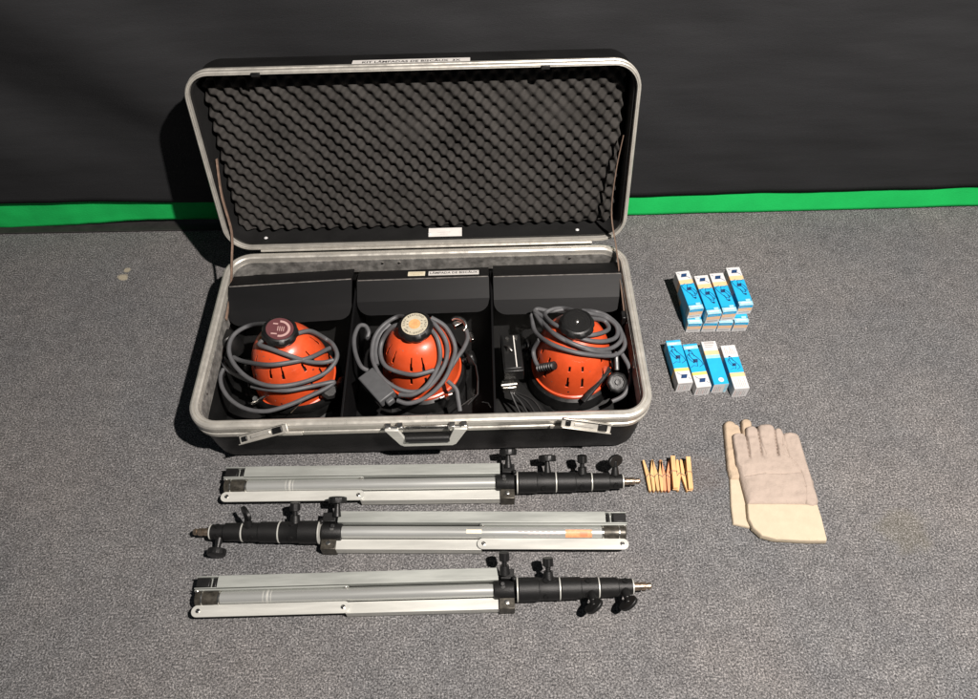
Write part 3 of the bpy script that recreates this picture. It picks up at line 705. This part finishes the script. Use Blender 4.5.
def stand(x0, y0, x1, y1, flip, label, knobs, sticker=False):
    """closed lighting stand lying on the carpet; pole axis from (x0,y0) foot end to (x1,y1) spigot tip"""
    A = Vector((x0, y0, 0)); B = Vector((x1, y1, 0)); L = (B-A).length; u = (B-A).normalized()
    root = empty('light_stand', A, label, 'light stand', 'folded light stands laid out on the carpet')
    lat = Vector((0, 1, 0)); lat = (lat-u*lat.dot(u)).normalized(); up = Vector((0, 0, 1))
    Tm = Matrix((u, lat, up)).transposed().to_4x4(); Tm.translation = A   # x along, y away from the camera side, z up
    def put(mb, name, m, parent, **k): mb.tf(Tm); return mb.build(name, m, parent, **k)
    def puts(mb, name, m, parent, **k): mb.tf(Tm); return mb.build_split(name, m, parent, **k)
    X = lambda f: f*L
    ZP = .0285
    # centre tube
    mb = MB(); mb.lathe([(.0125, X(.012)), (.0125, X(.664))], (0, 0, ZP), (1, 0, 0), 28); tube_ = put(mb, 'centre_tube', M['tube'], root)
    mb = MB(); mb.lathe([(.0140, X(.008)), (.0145, X(.012)), (.0145, X(.048)), (.0137, X(.052)), (.0137, X(.062))], (0, 0, ZP), (1, 0, 0), 28)
    mb.box((X(.03), -.002, ZP-.010), (.038, .032, .014)); mb.box((X(.012), .014, ZP+.002), (.012, .03, .010))
    put(mb, 'foot_bracket', M['fray'], root, bevel=.001)
    mb = MB()
    for f in (.021, .058): mb.lathe([(.0143, X(f)), (.0152, X(f)+.0008), (.0152, X(f)+.002), (.0143, X(f)+.003)], (0, 0, ZP), (1, 0, 0), 28, cap0=False, cap1=False)
    puts(mb, 'clamp_ring', M['chrome'], root)
    if sticker:
        mb = MB(); a0, a1 = R(50), R(120)
        def patch(f0, f1, aa, ab, r, mi):
            vs = []; n = 8
            for k in range(n+1):
                a = aa+(ab-aa)*k/n
                for f in (f0, f1): vs.append((X(f), -r*math.cos(a), ZP+r*math.sin(a)))
            mb.add(vs, [(2*k, 2*k+1, 2*k+3, 2*k+2) for k in range(n)], mi)
        patch(.085, .145, R(20), R(95), .0128, 0); patch(.095, .112, R(35), R(75), .0130, 1)
        for k in range(7):
            f = .165+k*.013; patch(f, f+.009, R(72), R(80), .0128, 2)
            if k < 6: patch(f-.01, f+.0, R(48), R(58), .0128, 2)
            if k in (2, 3, 6): patch(f-.01, f-.002, R(26), R(38), .0128, 2)
        patch(.335, .37, R(60), R(95), .0128, 3)
        put(mb, 'sticker', [M['stick'], mat('sticker_red', (.75, .2, .1), .5), M['greyp'], M['creamlab']], tube_, fixn=False)
    else:
        mb = MB()
        for f in (.155, .163, .172): mb.lathe([(.01262, X(f)), (.01262, X(f)+.0015 if f != .163 else X(f)+.004)], (0, 0, ZP), (1, 0, 0), 28, cap0=False, cap1=False)
        puts(mb, 'scuff_band', M['bright'], tube_)
    # three legs
    def channel(y, z, f0, f1, wdt, hgt, name, m, side, extra=None):
        t = .0018; mb = MB(); a, b = X(f0), X(f1)
        if side == 'open':   # open upwards
            mb.box(((a+b)/2, y, z), (b-a, wdt, t))
            for s in (-1, 1): mb.box(((a+b)/2, y+s*(wdt/2-t/2), z+hgt/2-t/2+.0001), (b-a-.0004, t, hgt-t*.5))
        else:
            mb.box(((a+b)/2, y, z+hgt), (b-a, wdt, t))
            for s in (-1, 1): mb.box(((a+b)/2, y+s*(wdt/2-t/2), z+hgt/2), (b-a-.0004, t, hgt))
        return put(mb, name, m, root, bevel=.0005)
    # rear leg: channel whose broad face looks up
    rear = channel(.0275, .028, .052, .666, .024, .0135, 'leg', M['anod'], 'closed')
    front = channel(-.0245, .006, .335, .690, .0215, .020, 'leg', M['bright'], 'closed')
    mb = MB()
    for s_ in (-1, 1): mb.box((X(.028), .0275+s_*.0111, .0345), (X(.050), .0018, .0125))
    mb.box((X(.033), .0275, .0285), (X(.042), .0200, .0016)); put(mb, 'leg_fork', M['anod'], rear, bevel=.0005)
    low = channel(.012, .003, .008, .666, .022, .009, 'leg', M['anod'], 'closed')
    # braces: flat bars with rounded ends and rivets
    def bar(y, z, f0, f1, wdt, t, vertical, m, parent, name='brace'):
        a, b = X(f0), X(f1); r = wdt/2; mb = MB()
        out = [(a+r+r*math.cos(R(q)), r*math.sin(R(q))) for q in range(90, 271, 15)]+[(b-r+r*math.cos(R(q)), r*math.sin(R(q))) for q in range(-90, 91, 15)]
        if vertical: T = Matrix.Translation((0, y, z)) @ Matrix.Rotation(R(90), 4, 'X')
        else: T = Matrix.Translation((0, y, z))
        mb.prism(out, -t/2, t/2, T); o = put(mb, name, m, parent, bevel=.0005)
        mb = MB()
        for q in (a+r*1.15, b-r*1.15):
            p = T @ Vector((q, 0, t/2)); d = T.to_3x3() @ Vector((0, 0, 1))
            mb.lathe([(.0045, 0), (.0043, .0012), (.003, .0018), (.0028, .001)], p, d, 16)
        puts(mb, 'rivet', M['chrome'], o)
        return o
    bar(-.0245, .0305, .003, .345, .0225, .0032, False, M['bright'], root)
    bar(.0125, .0365, .003, .340, .0105, .0026, True, M['anod'], root)
    # block inside the end of the rear leg
    mb = MB(); mb.box((X(.004)+.014, .0275, .034), (.026, .0185, .012)); mb.box((X(.004)+.036, .0275, .033), (.006, .0185, .010)); put(mb, 'leg_end_block', M['black'], root, bevel=.0015)
    # upper collar with fork lugs
    mb = MB(); mb.lathe([(.0165, X(.655)), (.0175, X(.658)), (.0175, X(.700))], (0, 0, ZP), (1, 0, 0), 28)
    lg = MB(); lg.box((X(.683), -.0245, .0165), (X(.034), .0255, .0325)); put(lg, 'leg_lug', M['fray'], root, bevel=.0015)
    mb.box((X(.683), -.014, .0165), (X(.030), .014, .026)); mb.box((X(.686), .0265, .030), (X(.03), .020, .028))
    mb.lathe([(.0055, 0), (.005, .004)], (X(.675), .006, ZP+.0165), (0, -.2, 1), 10); mb.lathe([(.0045, 0), (.004, .008)], (X(.700), .014, ZP+.017), (0, .2, 1), 10)
    collar = put(mb, 'collar', M['castg'], root, bevel=.0015)
    mb = MB(); mb.lathe([(.005, 0), (.0045, .0015), (.003, .002)], (X(.683), -.0245, .033), (0, 0, 1), 16); mb.lathe([(.0045, 0), (.004, .0015)], (X(.676), .0, .0455), (0, 0, 1), 12); puts(mb, 'bolt', M['chrome'], collar)
    mb = MB()
    for f, r in ((.705, .0232), (.797, .0214), (.882, .0192), (.9565, .0145)):
        mb.lathe([(r-.001, X(f)), (r+.0004, X(f)+.0004), (r+.0004, X(f)+.0024), (r-.001, X(f)+.003)], (0, 0, ZP), (1, 0, 0), 36)
    puts(mb, 'ring', M['bright'], root)
    for f0, f1, f2, r0, r1 in ((.7095, .754, .797, .0228, .0212), (.8015, .845, .882, .0208, .0190), (.8865, .926, .9565, .0182, .0152)):
        mb = MB(); mb.lathe([(r0-.001, X(f0)), (r0, X(f0)+.001), (r0, X(f1)-.001), (r0-.0012, X(f1)), (r1, X(f1)+.0006), (r1, X(f2)-.001), (r1-.0008, X(f2))], (0, 0, ZP), (1, 0, 0), 40)
        for a in (25, -60):
            d = Vector((0, math.sin(R(a)), math.cos(R(a)))); mb.lathe([(.0062, 0), (.0058, .003), (.003, .0032), (.003, .002)], Vector((X(f1+.015), 0, ZP))+d*(r1-.001), d, 14)
        mb.box((X(f1-.006), 0, ZP-r0+.0005), (.02, .014, .004))
        put(mb, 'sleeve', M['castg'], root)
    mb = MB(); mb.lathe([(.0075, X(.960)), (.0078, X(.962)), (.0078, X(.972)), (.0068, X(.9725)), (.0068, X(.975)), (.0078, X(.9755)), (.0078, X(.986)), (.0076, X(.9865)), (.0050, X(.987)), (.0050, X(.990)), (.0066, X(.9905)), (.0066, X(.9965)), (.0045, X(.999)), (.002, X(1.0))], (0, 0, ZP), (1, 0, 0), 24)
    put(mb, 'spigot', M['brassy'], root)
    for f, a, kind, spin in knobs:
        r = .021 if f < .8 else (.018 if f < .89 else .013)
        if f < .7: r = .020
        d = Vector((0, math.sin(R(a)), math.cos(R(a)))); o = Vector((X(f), 0, ZP))+d*r
        if f < .7: o += Vector((0, .012, .010))
        mb = MB()
        side = Vector((math.cos(R(spin)), 0, 0))+Vector((0, math.cos(R(a)), -math.sin(R(a))))*math.sin(R(spin))
        if kind == 'wheel': wheel(mb, o, d)
        elif kind == 'block':
            mb.lathe([(.0105, -.004), (.0088, .013), (.0050, .0135), (.0050, .024)], o, d, 16)
            mb.lathe([(.0082, .0225), (.0094, .0232), (.0094, .0375), (.0085, .0385)], o, d, 18, rfun=lambda a_, h_: 1+.12*abs(math.sin(a_*3)))
        else: wing(mb, o, d, side)
        put(mb, 'lock_knob', M['black'], root, bevel=.0012 if kind == 'wing' else 0, smooth=28)
    return root
stand(*(-0.570,0.700,0.028)[:2], *(0.310,0.688,0.028)[:2], 1, 'folded silver and black light stand nearest the case, spigot pointing right',
      [(.686, 66, 'wheel', 0), (.780, 66, 'wheel', 0), (.862, 50, 'block', 0), (.940, 45, 'wing', 35)])
stand(*(0.271,0.575,0.028)[:2], *(-0.610,0.601,0.028)[:2], -1, 'folded silver and black light stand in the middle, spigot pointing left',
      [(.668, 66, 'wheel', 0), (.764, 55, 'block', 0), (.868, 25, 'wing', 50), (.936, -95, 'wheel', 0)], sticker=True)
stand(*(-0.581,0.465,0.028)[:2], *(0.301,0.467,0.028)[:2], 1, 'folded silver light stand farthest from the case, its spigot pointing right',
      [(.680, 50, 'block', 0), (.775, 55, 'block', 0), (.866, -60, 'wing', 40), (.940, -60, 'wing', 40)])

# ---------------------------------------------------------------- bulb boxes
BW = .0345; BL = .122
def bulb_box(cx, yf, z, rz, label, style, group):
    """yf: front end y; box extends away from the camera"""
    root = None; mb = MB(); w2 = BW/2; t = .0004
    names = ['cardw', 'cardb', 'cardl', 'cardo', 'cardy', 'navy', 'greyp', 'cardd', 'pinkp']; ix = {n: i for i, n in enumerate(names)}
    # bands along y (0 front .. 1 back)
    if style == 'A': bands = [(0, .10, 'cardl'), (.10, .13, 'cardd'), (.13, .66, 'cardb'), (.66, .77, 'cardo'), (.77, 1, 'cardw')]
    if style == 'B': bands = [(0, .27, 'cardw'), (.27, .34, 'cardy'), (.34, .88, 'cardb'), (.88, .96, 'cardl'), (.96, 1, 'cardb')]
    if style == 'C': bands = [(0, .60, 'cardb'), (.60, .68, 'cardl'), (.68, .78, 'cardo'), (.78, 1, 'cardw')]
    if style == 'D': bands = [(0, .27, 'cardw'), (.27, .36, 'cardo'), (.36, .72, 'cardb'), (.72, 1, 'cardw')]
    ys = [b[0]*BL for b in bands]+[BL]
    k = len(ys); vs = []
    ch = .0008
    ring = [(-w2+ch, 0), (w2-ch, 0), (w2, ch), (w2, BW-ch), (w2-ch, BW), (-w2+ch, BW), (-w2, BW-ch), (-w2, ch)]
    for y in ys: vs += [(x, y, zz) for x, zz in ring]
    for q in range(k-1):
        mi = ix[bands[q][2]]
        for i in range(8):
            j = (i+1) % 8
            m_ = mi
            mb.add([vs[q*8+i], vs[q*8+j], vs[(q+1)*8+j], vs[(q+1)*8+i]], [(0, 1, 2, 3)], m_)
    mb.add([vs[i] for i in range(8)], [tuple(range(8))], 0); mb.add([vs[(k-1)*8+i] for i in range(8)], [tuple(range(8))[::-1]], 0)
    Tt = Matrix.Translation((0, 0, BW+t))
    if style in 'BD' : flip = -1
    else: flip = 1
    def quad(T, x0, x1, y0, y1, m, sk=0):
        mb.add([T @ Vector((x0, y0, 0)), T @ Vector((x1, y0, 0)), T @ Vector((x1+sk, y1, 0)), T @ Vector((x0+sk, y1, 0))], [(0, 1, 2, 3)], ix[m])
    def line(T, pts, wd, m):
        for a, b in zip(pts[:-1], pts[1:]):
            a = Vector((*a, 0)); b = Vector((*b, 0)); d = (b-a).normalized(); n_ = Vector((-d.y, d.x, 0))*wd/2; e = d*wd*.3
            mb.add([T @ (a-n_-e), T @ (b-n_+e), T @ (b+n_+e), T @ (a+n_-e)], [(0, 1, 2, 3)], ix[m])
    def sketch(T, c, s, m):   # outline of a lamp tube with pins, drawn as line art
        T2 = T @ Matrix.Translation((*c, .0002)) @ Matrix.Scale(s, 4)
        quad(T2, -.0050, .0032, -.0015, .0058, m, .0016)
        lp = [(-.004, .016), (-.012, .011), (-.010, .004), (-.004, -.006), (.002, -.014), (.007, -.016), (.008, -.010), (.004, -.002), (.001, .004)]
        line(T2, lp, .0011, m)
        line(T2, [(.003, .007), (.009, -.001), (.012, -.008), (.010, -.013), (.006, -.010)], .0010, m)
        line(T2, [(-.001, -.008), (.002, -.020), (.006, -.023)], .0011, m)
        quad(T2, .0035, .0075, -.0225, -.0190, m)
        line(T2, [(-.002, .006), (-.001, .014), (.006, .012), (.012, .016)], .0009, m)
    def diamond(T, c, m):
        T2 = T @ Matrix.Translation((*c, .0002)) @ Matrix.Scale(1.25, 4); quad(T2, -.0070, .0038, -.004, .0045, m, .0032)
        line(T2, [(.002, -.001), (.008, -.006), (.011, -.009)], .0008, m); line(T2, [(-.007, .004), (-.011, .007)], .0008, m)
    if style == 'A':
        diamond(Tt, (0, .885*BL), 'navy'); sketch(Tt, (0, .50*BL), 1.3, 'navy')
        quad(Tt, -.013, .012, .045*BL, .075*BL, 'cardw'); quad(Tt, .002, .013, .10*BL, .15*BL, 'cardl')
    if style == 'B':
        T2 = Tt @ Matrix.Rotation(math.pi, 4, 'Z')
        sketch(T2, (0, -.62*BL), 1.3, 'navy'); diamond(T2, (-.001, -.15*BL), 'navy')
        quad(Tt, -.012, .006, .90*BL, .93*BL, 'cardw')
    if style == 'C':
        for q in range(3): quad(Tt, -.012, .012-.003*q, (.94-.04*q)*BL, (.955-.04*q)*BL, 'greyp')
        for q in range(12): quad(Tt, -.012+.002*q, -.011+.002*q+.0004*(q % 2), .96*BL, .985*BL, 'greyp')
        mb.add([Tt @ Vector((.002+.0062*math.cos(R(a)), .012+.0062*math.sin(R(a)), 0)) for a in range(0, 360, 15)], [tuple(range(24))], ix['cardw'])
        mb.text('CE', .0055, Tt @ Matrix.Translation((.002, .012, .0003)), ix['greyp'])
    if style == 'D':
        sketch(Tt @ Matrix.Rotation(math.pi, 4, 'Z'), (0, -.56*BL), 1.0, 'navy')
        for q in range(6):
            quad(Tt, -.011+.0042*q, -.0101+.0042*q, .78*BL, .96*BL-.006*(q % 3), 'pinkp'); quad(Tt, -.011+.0042*q, -.0101+.0042*q, .03*BL, .23*BL-.004*((q+1) % 3), 'greyp' if q % 2 else 'pinkp')
    # front end
    Tf = Matrix.Translation((0, -t, 0)) @ Matrix.Rotation(R(90), 4, 'X')
    if style == 'A':
        quad(Tf, -w2+.001, w2-.001, .024, .0335, 'cardb'); quad(Tf, -w2+.001, w2-.001, .013, .0235, 'cardo')
        for q in range(2): quad(Tf @ Matrix.Translation((0, 0, .0002)), -.012, .011-.004*q, .016+.003*q, .017+.003*q, 'cardw')
        quad(Tf, -.013, .012, .006, .0085, 'greyp'); quad(Tf @ Matrix.Translation((0, 0, .0002)), -.013, .010, .027, .0285, 'cardl')
    else:
        for q in range(6 if style != 'C' else 4):
            quad(Tf, -.013+.0045*q, -.012+.0045*q, .005, .026-.003*(q % 2), 'greyp' if q % 3 else 'pinkp')
        if style == 'C': quad(Tf, .010, w2-.001, .001, .033, 'cardl')
        if style == 'B': quad(Tf, -.014, .014, .029, .0305, 'greyp')
    o = mb.build('bulb_box', [M[n] for n in names], smooth=0, fixn=False)
    o.location = (cx, yf, z); o.rotation_euler = (0, 0, rz)
    tag(o, label, 'box', group); return o
xs = [.503, .541, .578, .616]
for i, (x, dy, rz, pos) in enumerate(zip(xs, (0, -.004, -.003, .0), (.0, .005, .0, -.01), ('leftmost', 'second from left', 'third from left', 'rightmost'))):
    bulb_box(x-.002, 1.098, 0, rz*.3, 'blue white bulb box, %s of the lower layer in the stacked block' % pos, 'A', 'bulb boxes')
for i, (x, yf, rz, pos) in enumerate(zip((.500, .540, .578, .621), (1.114, 1.098, 1.104, 1.122), (.115, .085, .075, .06), ('leftmost', 'second from left', 'third from left', 'rightmost'))):
    bulb_box(x, yf, BW+.0015, rz, 'blue white bulb box with navy drawing, %s on top of the block' % pos, 'A', 'bulb boxes')
bulb_box(.447, .927, 0, .07, 'blue bulb box with white front end and tube drawing, left end of the loose row', 'B', 'bulb boxes')
bulb_box(.487, .915, 0, .09, 'blue bulb box lying second in the loose row, pushed closest to the plain blue one', 'B', 'bulb boxes')
bulb_box(.528, .921, 0, .055, 'plain blue bulb box with a round white mark, third in the loose row', 'C', 'bulb boxes')
bulb_box(.572, .908, 0, .06, 'white ended bulb box with a blue middle panel, right end of the loose row', 'D', 'bulb boxes')

# ---------------------------------------------------------------- clothes pegs
def peg(px, py, rz, side, label, m=None, open_up=True):
    m = m or M['wood']
    root = empty('clothes_peg', (px, py, 0), label, 'clothes peg', 'wooden clothes pegs in a row', rz)
    Lp = .074
    def leg_poly(s):   # in the plane of the peg: y along, x across
        return [(s*.0118, Lp/2), (s*.0080, Lp/2+.001), (s*.0008, .004), (s*.0010, -.006), (s*.0012, -Lp/2+.004), (s*.0030, -Lp/2), (s*.0068, -Lp/2+.003), (s*.0082, -.012), (s*.0086, .0), (s*.0098, .012)]
    for s in (-1, 1):
        mb = MB(); mb.prism(leg_poly(s) if s > 0 else leg_poly(s)[::-1], 0, .0095)
        if side: T = Matrix.Translation((0, 0, .0006))
        else: T = Matrix.Translation((0, 0, .0125)) @ Matrix.Rotation(R(90), 4, 'Y') @ Matrix.Translation((0, 0, -.00475))
        if not open_up: T = T @ Matrix.Rotation(math.pi, 4, 'Z')
        T = Matrix.Translation((px, py, 0)) @ Matrix.Rotation(rz, 4, 'Z') @ T
        mb.tf(T); mb.build('leg', m, root, bevel=.0005)
    mb = MB(); T = Matrix.Translation((px, py, 0)) @ Matrix.Rotation(rz, 4, 'Z')
    if side:
        for k in range(4): mb.tube([T @ Vector((.0035*math.cos(R(a)), .0035*math.sin(R(a)), .0012+k*.0024)) for a in range(0, 360, 45)], .0009, 6, closed=True, sub=2)
        mb.tube([T @ Vector((-.0085, -.004, .0105)), T @ Vector((-.002, .003, .0108)), T @ Vector((.0085, -.004, .0105))], .0009, 6)
    else:
        mb.tube([T @ Vector((-.0058, .002, .0215)), T @ Vector((0, .002, .0220)), T @ Vector((.0058, .002, .0215))], .0009, 6)
        mb.tube([T @ Vector((-.0058, .002, .0215)), T @ Vector((-.0066, -.001, .0125)), T @ Vector((-.0058, .002, .004))], .0009, 6); mb.tube([T @ Vector((.0058, .002, .0215)), T @ Vector((.0066, -.001, .0125)), T @ Vector((.0058, .002, .004))], .0009, 6)
    mb.build('spring', M['spring'], root)
    return root
Y = .718
peg(*(0.337,0.709,0.008)[:2], -.02, True, 'pale wooden peg on its side with handles spread, far left of the row of pegs')
peg(*(0.355,0.709,0.008)[:2], -.05, True, 'wooden peg on its side, second from the left of the row', open_up=True)
peg(*(0.371,0.708,0.008)[:2], -.10, True, 'reddish wooden peg on its side, third from the left of the row', M['wood2'])
peg(*(0.387,0.711,0.010)[:2], -.07, False, 'wooden peg lying flat between two pegs on their sides, fourth from the left')
peg(*(0.403,0.710,0.008)[:2], -.06, True, 'wooden peg on its side upside down, second from the right of the row', open_up=False)
peg(*(0.419,0.708,0.010)[:2], -.08, False, 'wooden peg lying flat with its broad face up, right end of the row')

# ---------------------------------------------------------------- gloves
def seg_h(p, a, b, ra, rb, T):
    ab = (b[0]-a[0], b[1]-a[1]); l2 = ab[0]**2+ab[1]**2
    t = max(0, min(1, ((p[0]-a[0])*ab[0]+(p[1]-a[1])*ab[1])/l2)); q = (a[0]+ab[0]*t, a[1]+ab[1]*t)
    return ra+(rb-ra)*t-math.hypot(p[0]-q[0], p[1]-q[1])
def poly_sd(p, poly):
    d = 1e9; ins = False; n = len(poly)
    for i in range(n):
        ax_, ay_ = poly[i][:2]; bx_, by_ = poly[(i+1) % n][:2]
        ex, ey = bx_-ax_, by_-ay_; l2 = ex*ex+ey*ey
        t = max(0, min(1, ((p[0]-ax_)*ex+(p[1]-ay_)*ey)/l2)) if l2 else 0
        d = min(d, math.hypot(p[0]-ax_-ex*t, p[1]-ay_-ey*t))
        if (ay_ > p[1]) != (by_ > p[1]) and p[0] < ax_+(p[1]-ay_)*ex/ey: ins = not ins
    return d if ins else -d
def pad(parent, name, m, caps, polys, z0, thick, wpoly, wr, seamlines=(), seed=0, step=.0010, label=None, floor_fn=None):
    xs_ = [c[k][0] for c in caps for k in (0, 1)]+[p[0] for P_ in polys for p in P_]; ys_ = [c[k][1] for c in caps for k in (0, 1)]+[p[1] for P_ in polys for p in P_]
    xa, xb, ya, yb = min(xs_)-.025, max(xs_)+.025, min(ys_)-.025, max(ys_)+.025
    nx_, ny_ = int((xb-xa)/step), int((yb-ya)/step)
    def field(x, y):
        best = -1; hh = 0
        for a, b, ra, rb in caps:
            d = seg_h((x, y), a, b, ra, rb, 0); best = max(best, d)
            if d > 0:
                r = max(ra, rb)*.42; q = min(1, d/r); hh = max(hh, thick*math.sqrt(max(0, 1-(1-q)**2)))
        for P_ in polys:
            d = poly_sd((x, y), P_); best = max(best, d)
            if d > 0: q = min(1, d/wpoly); hh = max(hh, thick*.96*math.sqrt(max(0, 1-(1-q)**2)))
        return best, hh
    G = [[field(xa+i*step, ya+j*step) for i in range(nx_+1)] for j in range(ny_+1)]
    idx = {}; vs = []; fs = []
    def vert(i, j):
        if (i, j) in idx: return idx[(i, j)]
        x, y = xa+i*step, ya+j*step; d, hh = G[j][i]
        if d <= 0:
            gx = (G[j][min(nx_, i+1)][0]-G[j][max(0, i-1)][0]); gy = (G[min(ny_, j+1)][i][0]-G[max(0, j-1)][i][0]); gl = math.hypot(gx, gy) or 1
            s_ = min(step*1.0, -d); x += gx/gl*s_; y += gy/gl*s_; hh = 0
        base = z0 if floor_fn is None else floor_fn(x, y)
        if hh > 0:
            wv = wr*(N(x*55+seed, y*38)+.6*N(x*120, y*90+seed)+.9*N(x*14+seed, y*75))
            for sl in seamlines:
                for a, b in zip(sl[:-1], sl[1:]):
                    ddx = seg_h((x, y), a, b, 0, 0, 0); wv -= .0017*math.exp(-(ddx/.0015)**2)
            hh = max(.0004, hh+wv*min(1, hh/thick))
        idx[(i, j)] = len(vs); vs.append((x, y, base+hh)); return idx[(i, j)]
    used = set()
    for j in range(ny_):
        for i in range(nx_):
            c = [G[j][i][0], G[j][i+1][0], G[j+1][i+1][0], G[j+1][i][0]]
            if sum(1 for q in c if q > 0) >= 1:
                fs.append((vert(i, j), vert(i+1, j), vert(i+1, j+1), vert(i, j+1)))
    # underside: mirrored flat copy joined along the border
    n0 = len(vs); edge = {}
    for f in fs:
        for a, b in zip(f, f[1:]+f[:1]): edge[(a, b)] = edge.get((a, b), 0)+1
    border = [(a, b) for (a, b) in edge if (b, a) not in edge]
    low = [(v[0], v[1], max(.0008, v[2]-.0035) if floor_fn is None else v[2]-.003) for v in vs]
    vs2 = vs+low; fs2 = list(fs)+[tuple(i+n0 for i in f[::-1]) for f in fs]+[(b, a, a+n0, b+n0) for a, b in border]
    mb = MB(); mb.add(vs2, fs2); return mb.build(name, m, parent, smooth=70, fixn=False, label=label)
g1 = empty('work_glove', (0.535,0.675,0.000), 'pale leather glove lying mostly hidden beneath the other glove', 'glove', 'pair of work gloves')
S = 1/(4.99*455)
def cp(a, b, ra, rb): return (a[:2], b[:2], ra*S, rb*S)
q = [(0.533,0.825,0.012),(0.517,0.721,0.012),(0.571,0.832,0.012),(0.561,0.768,0.012),(0.545,0.821,0.012),(0.543,0.763,0.012)]
pad(g1, 'hand', M['leather2'], [cp(q[0], q[1], 33, 28), cp(q[2], q[3], 27, 26), cp(q[4], q[5], 20, 25)],
    [[p[:2] for p in [(0.515,0.774,0.012),(0.567,0.773,0.012),(0.617,0.761,0.012),(0.600,0.695,0.012),(0.536,0.694,0.012),(0.506,0.695,0.012),(0.505,0.711,0.012)]]], .001, .012, .012, .0015, seed=3)
pad(g1, 'cuff', M['canvas'], [], [[p[:2] for p in [(0.506,0.701,0.010),(0.550,0.699,0.010),(0.594,0.668,0.010),(0.576,0.597,0.010),(0.532,0.585,0.010),(0.517,0.590,0.010),(0.491,0.597,0.010),(0.495,0.639,0.010)]]], .001, .006, .0035, .0005, seed=5)
g2 = empty('work_glove', (0.598,0.673,0.000), 'pale leather work glove with a cream canvas cuff lying on top of the other glove', 'glove', 'pair of work gloves')
q = [(0.543,0.790,0.024),(0.538,0.728,0.024),(0.574,0.806,0.024),(0.566,0.732,0.024),(0.607,0.810,0.024),(0.597,0.736,0.024),(0.632,0.802,0.024),(0.627,0.735,0.024),(0.655,0.787,0.024),(0.654,0.710,0.024),(0.658,0.641,0.024)]
zt = .010
sh = lambda p, d: (p[0]+d*S, p[1], p[2])
pad(g2, 'hand', M['leather'], [cp(sh(q[0], -8), sh(q[1], -6), 27, 30), cp(q[0], q[1], 28, 32), cp(sh(q[0], 8), sh(q[1], 6), 27, 30), cp(sh(q[2], -3), q[3], 29, 33), cp(sh(q[2], 3), q[3], 30, 33), cp(sh(q[4], -13), q[5], 31, 42), cp(q[4], q[5], 32, 42), cp(sh(q[4], 13), q[5], 31, 42), cp(q[6], q[7], 22, 28), cp(sh(q[8], -14), q[9], 31, 48), cp(q[8], q[9], 33, 48), cp(sh(q[8], 15), q[9], 31, 48), cp(q[9], q[10], 48, 38)],
    [[p[:2] for p in [(0.525,0.739,0.022),(0.568,0.750,0.022),(0.610,0.749,0.022),(0.649,0.748,0.022),(0.669,0.711,0.022),(0.678,0.683,0.022),(0.669,0.629,0.022),(0.526,0.633,0.022),(0.525,0.696,0.022)]]], zt, .0145, .016, .0017,
    seamlines=[[p[:2] for p in [(0.624,0.752,0.024),(0.641,0.735,0.024),(0.654,0.706,0.024),(0.654,0.669,0.024),(0.645,0.633,0.024)]],
               [p[:2] for p in [(0.559,0.801,0.024),(0.559,0.776,0.024),(0.556,0.749,0.024)]], [p[:2] for p in [(0.588,0.810,0.024),(0.586,0.780,0.024),(0.589,0.747,0.024)]],
               [p[:2] for p in [(0.621,0.794,0.024),(0.616,0.764,0.024),(0.628,0.744,0.024)]], [p[:2] for p in [(0.639,0.804,0.024),(0.631,0.769,0.024),(0.635,0.747,0.024)]],
               [p[:2] for p in [(0.534,0.697,0.024),(0.577,0.702,0.024),(0.610,0.699,0.024),(0.653,0.702,0.024)]]], seed=11)
pad(g2, 'cuff', M['canvas'], [], [[p[:2] for p in [(0.525,0.637,0.020),(0.599,0.635,0.020),(0.671,0.631,0.020),(0.671,0.597,0.020),(0.669,0.556,0.020),(0.667,0.551,0.020),(0.630,0.552,0.020),(0.563,0.558,0.020),(0.539,0.566,0.020),(0.525,0.583,0.020),(0.520,0.603,0.020),(0.522,0.620,0.020)]]], zt-.002, .0115, .0035, .0006,
    seamlines=[[p[:2] for p in [(0.542,0.569,0.022),(0.568,0.561,0.022),(0.631,0.556,0.022),(0.664,0.555,0.022)]]], seed=8)
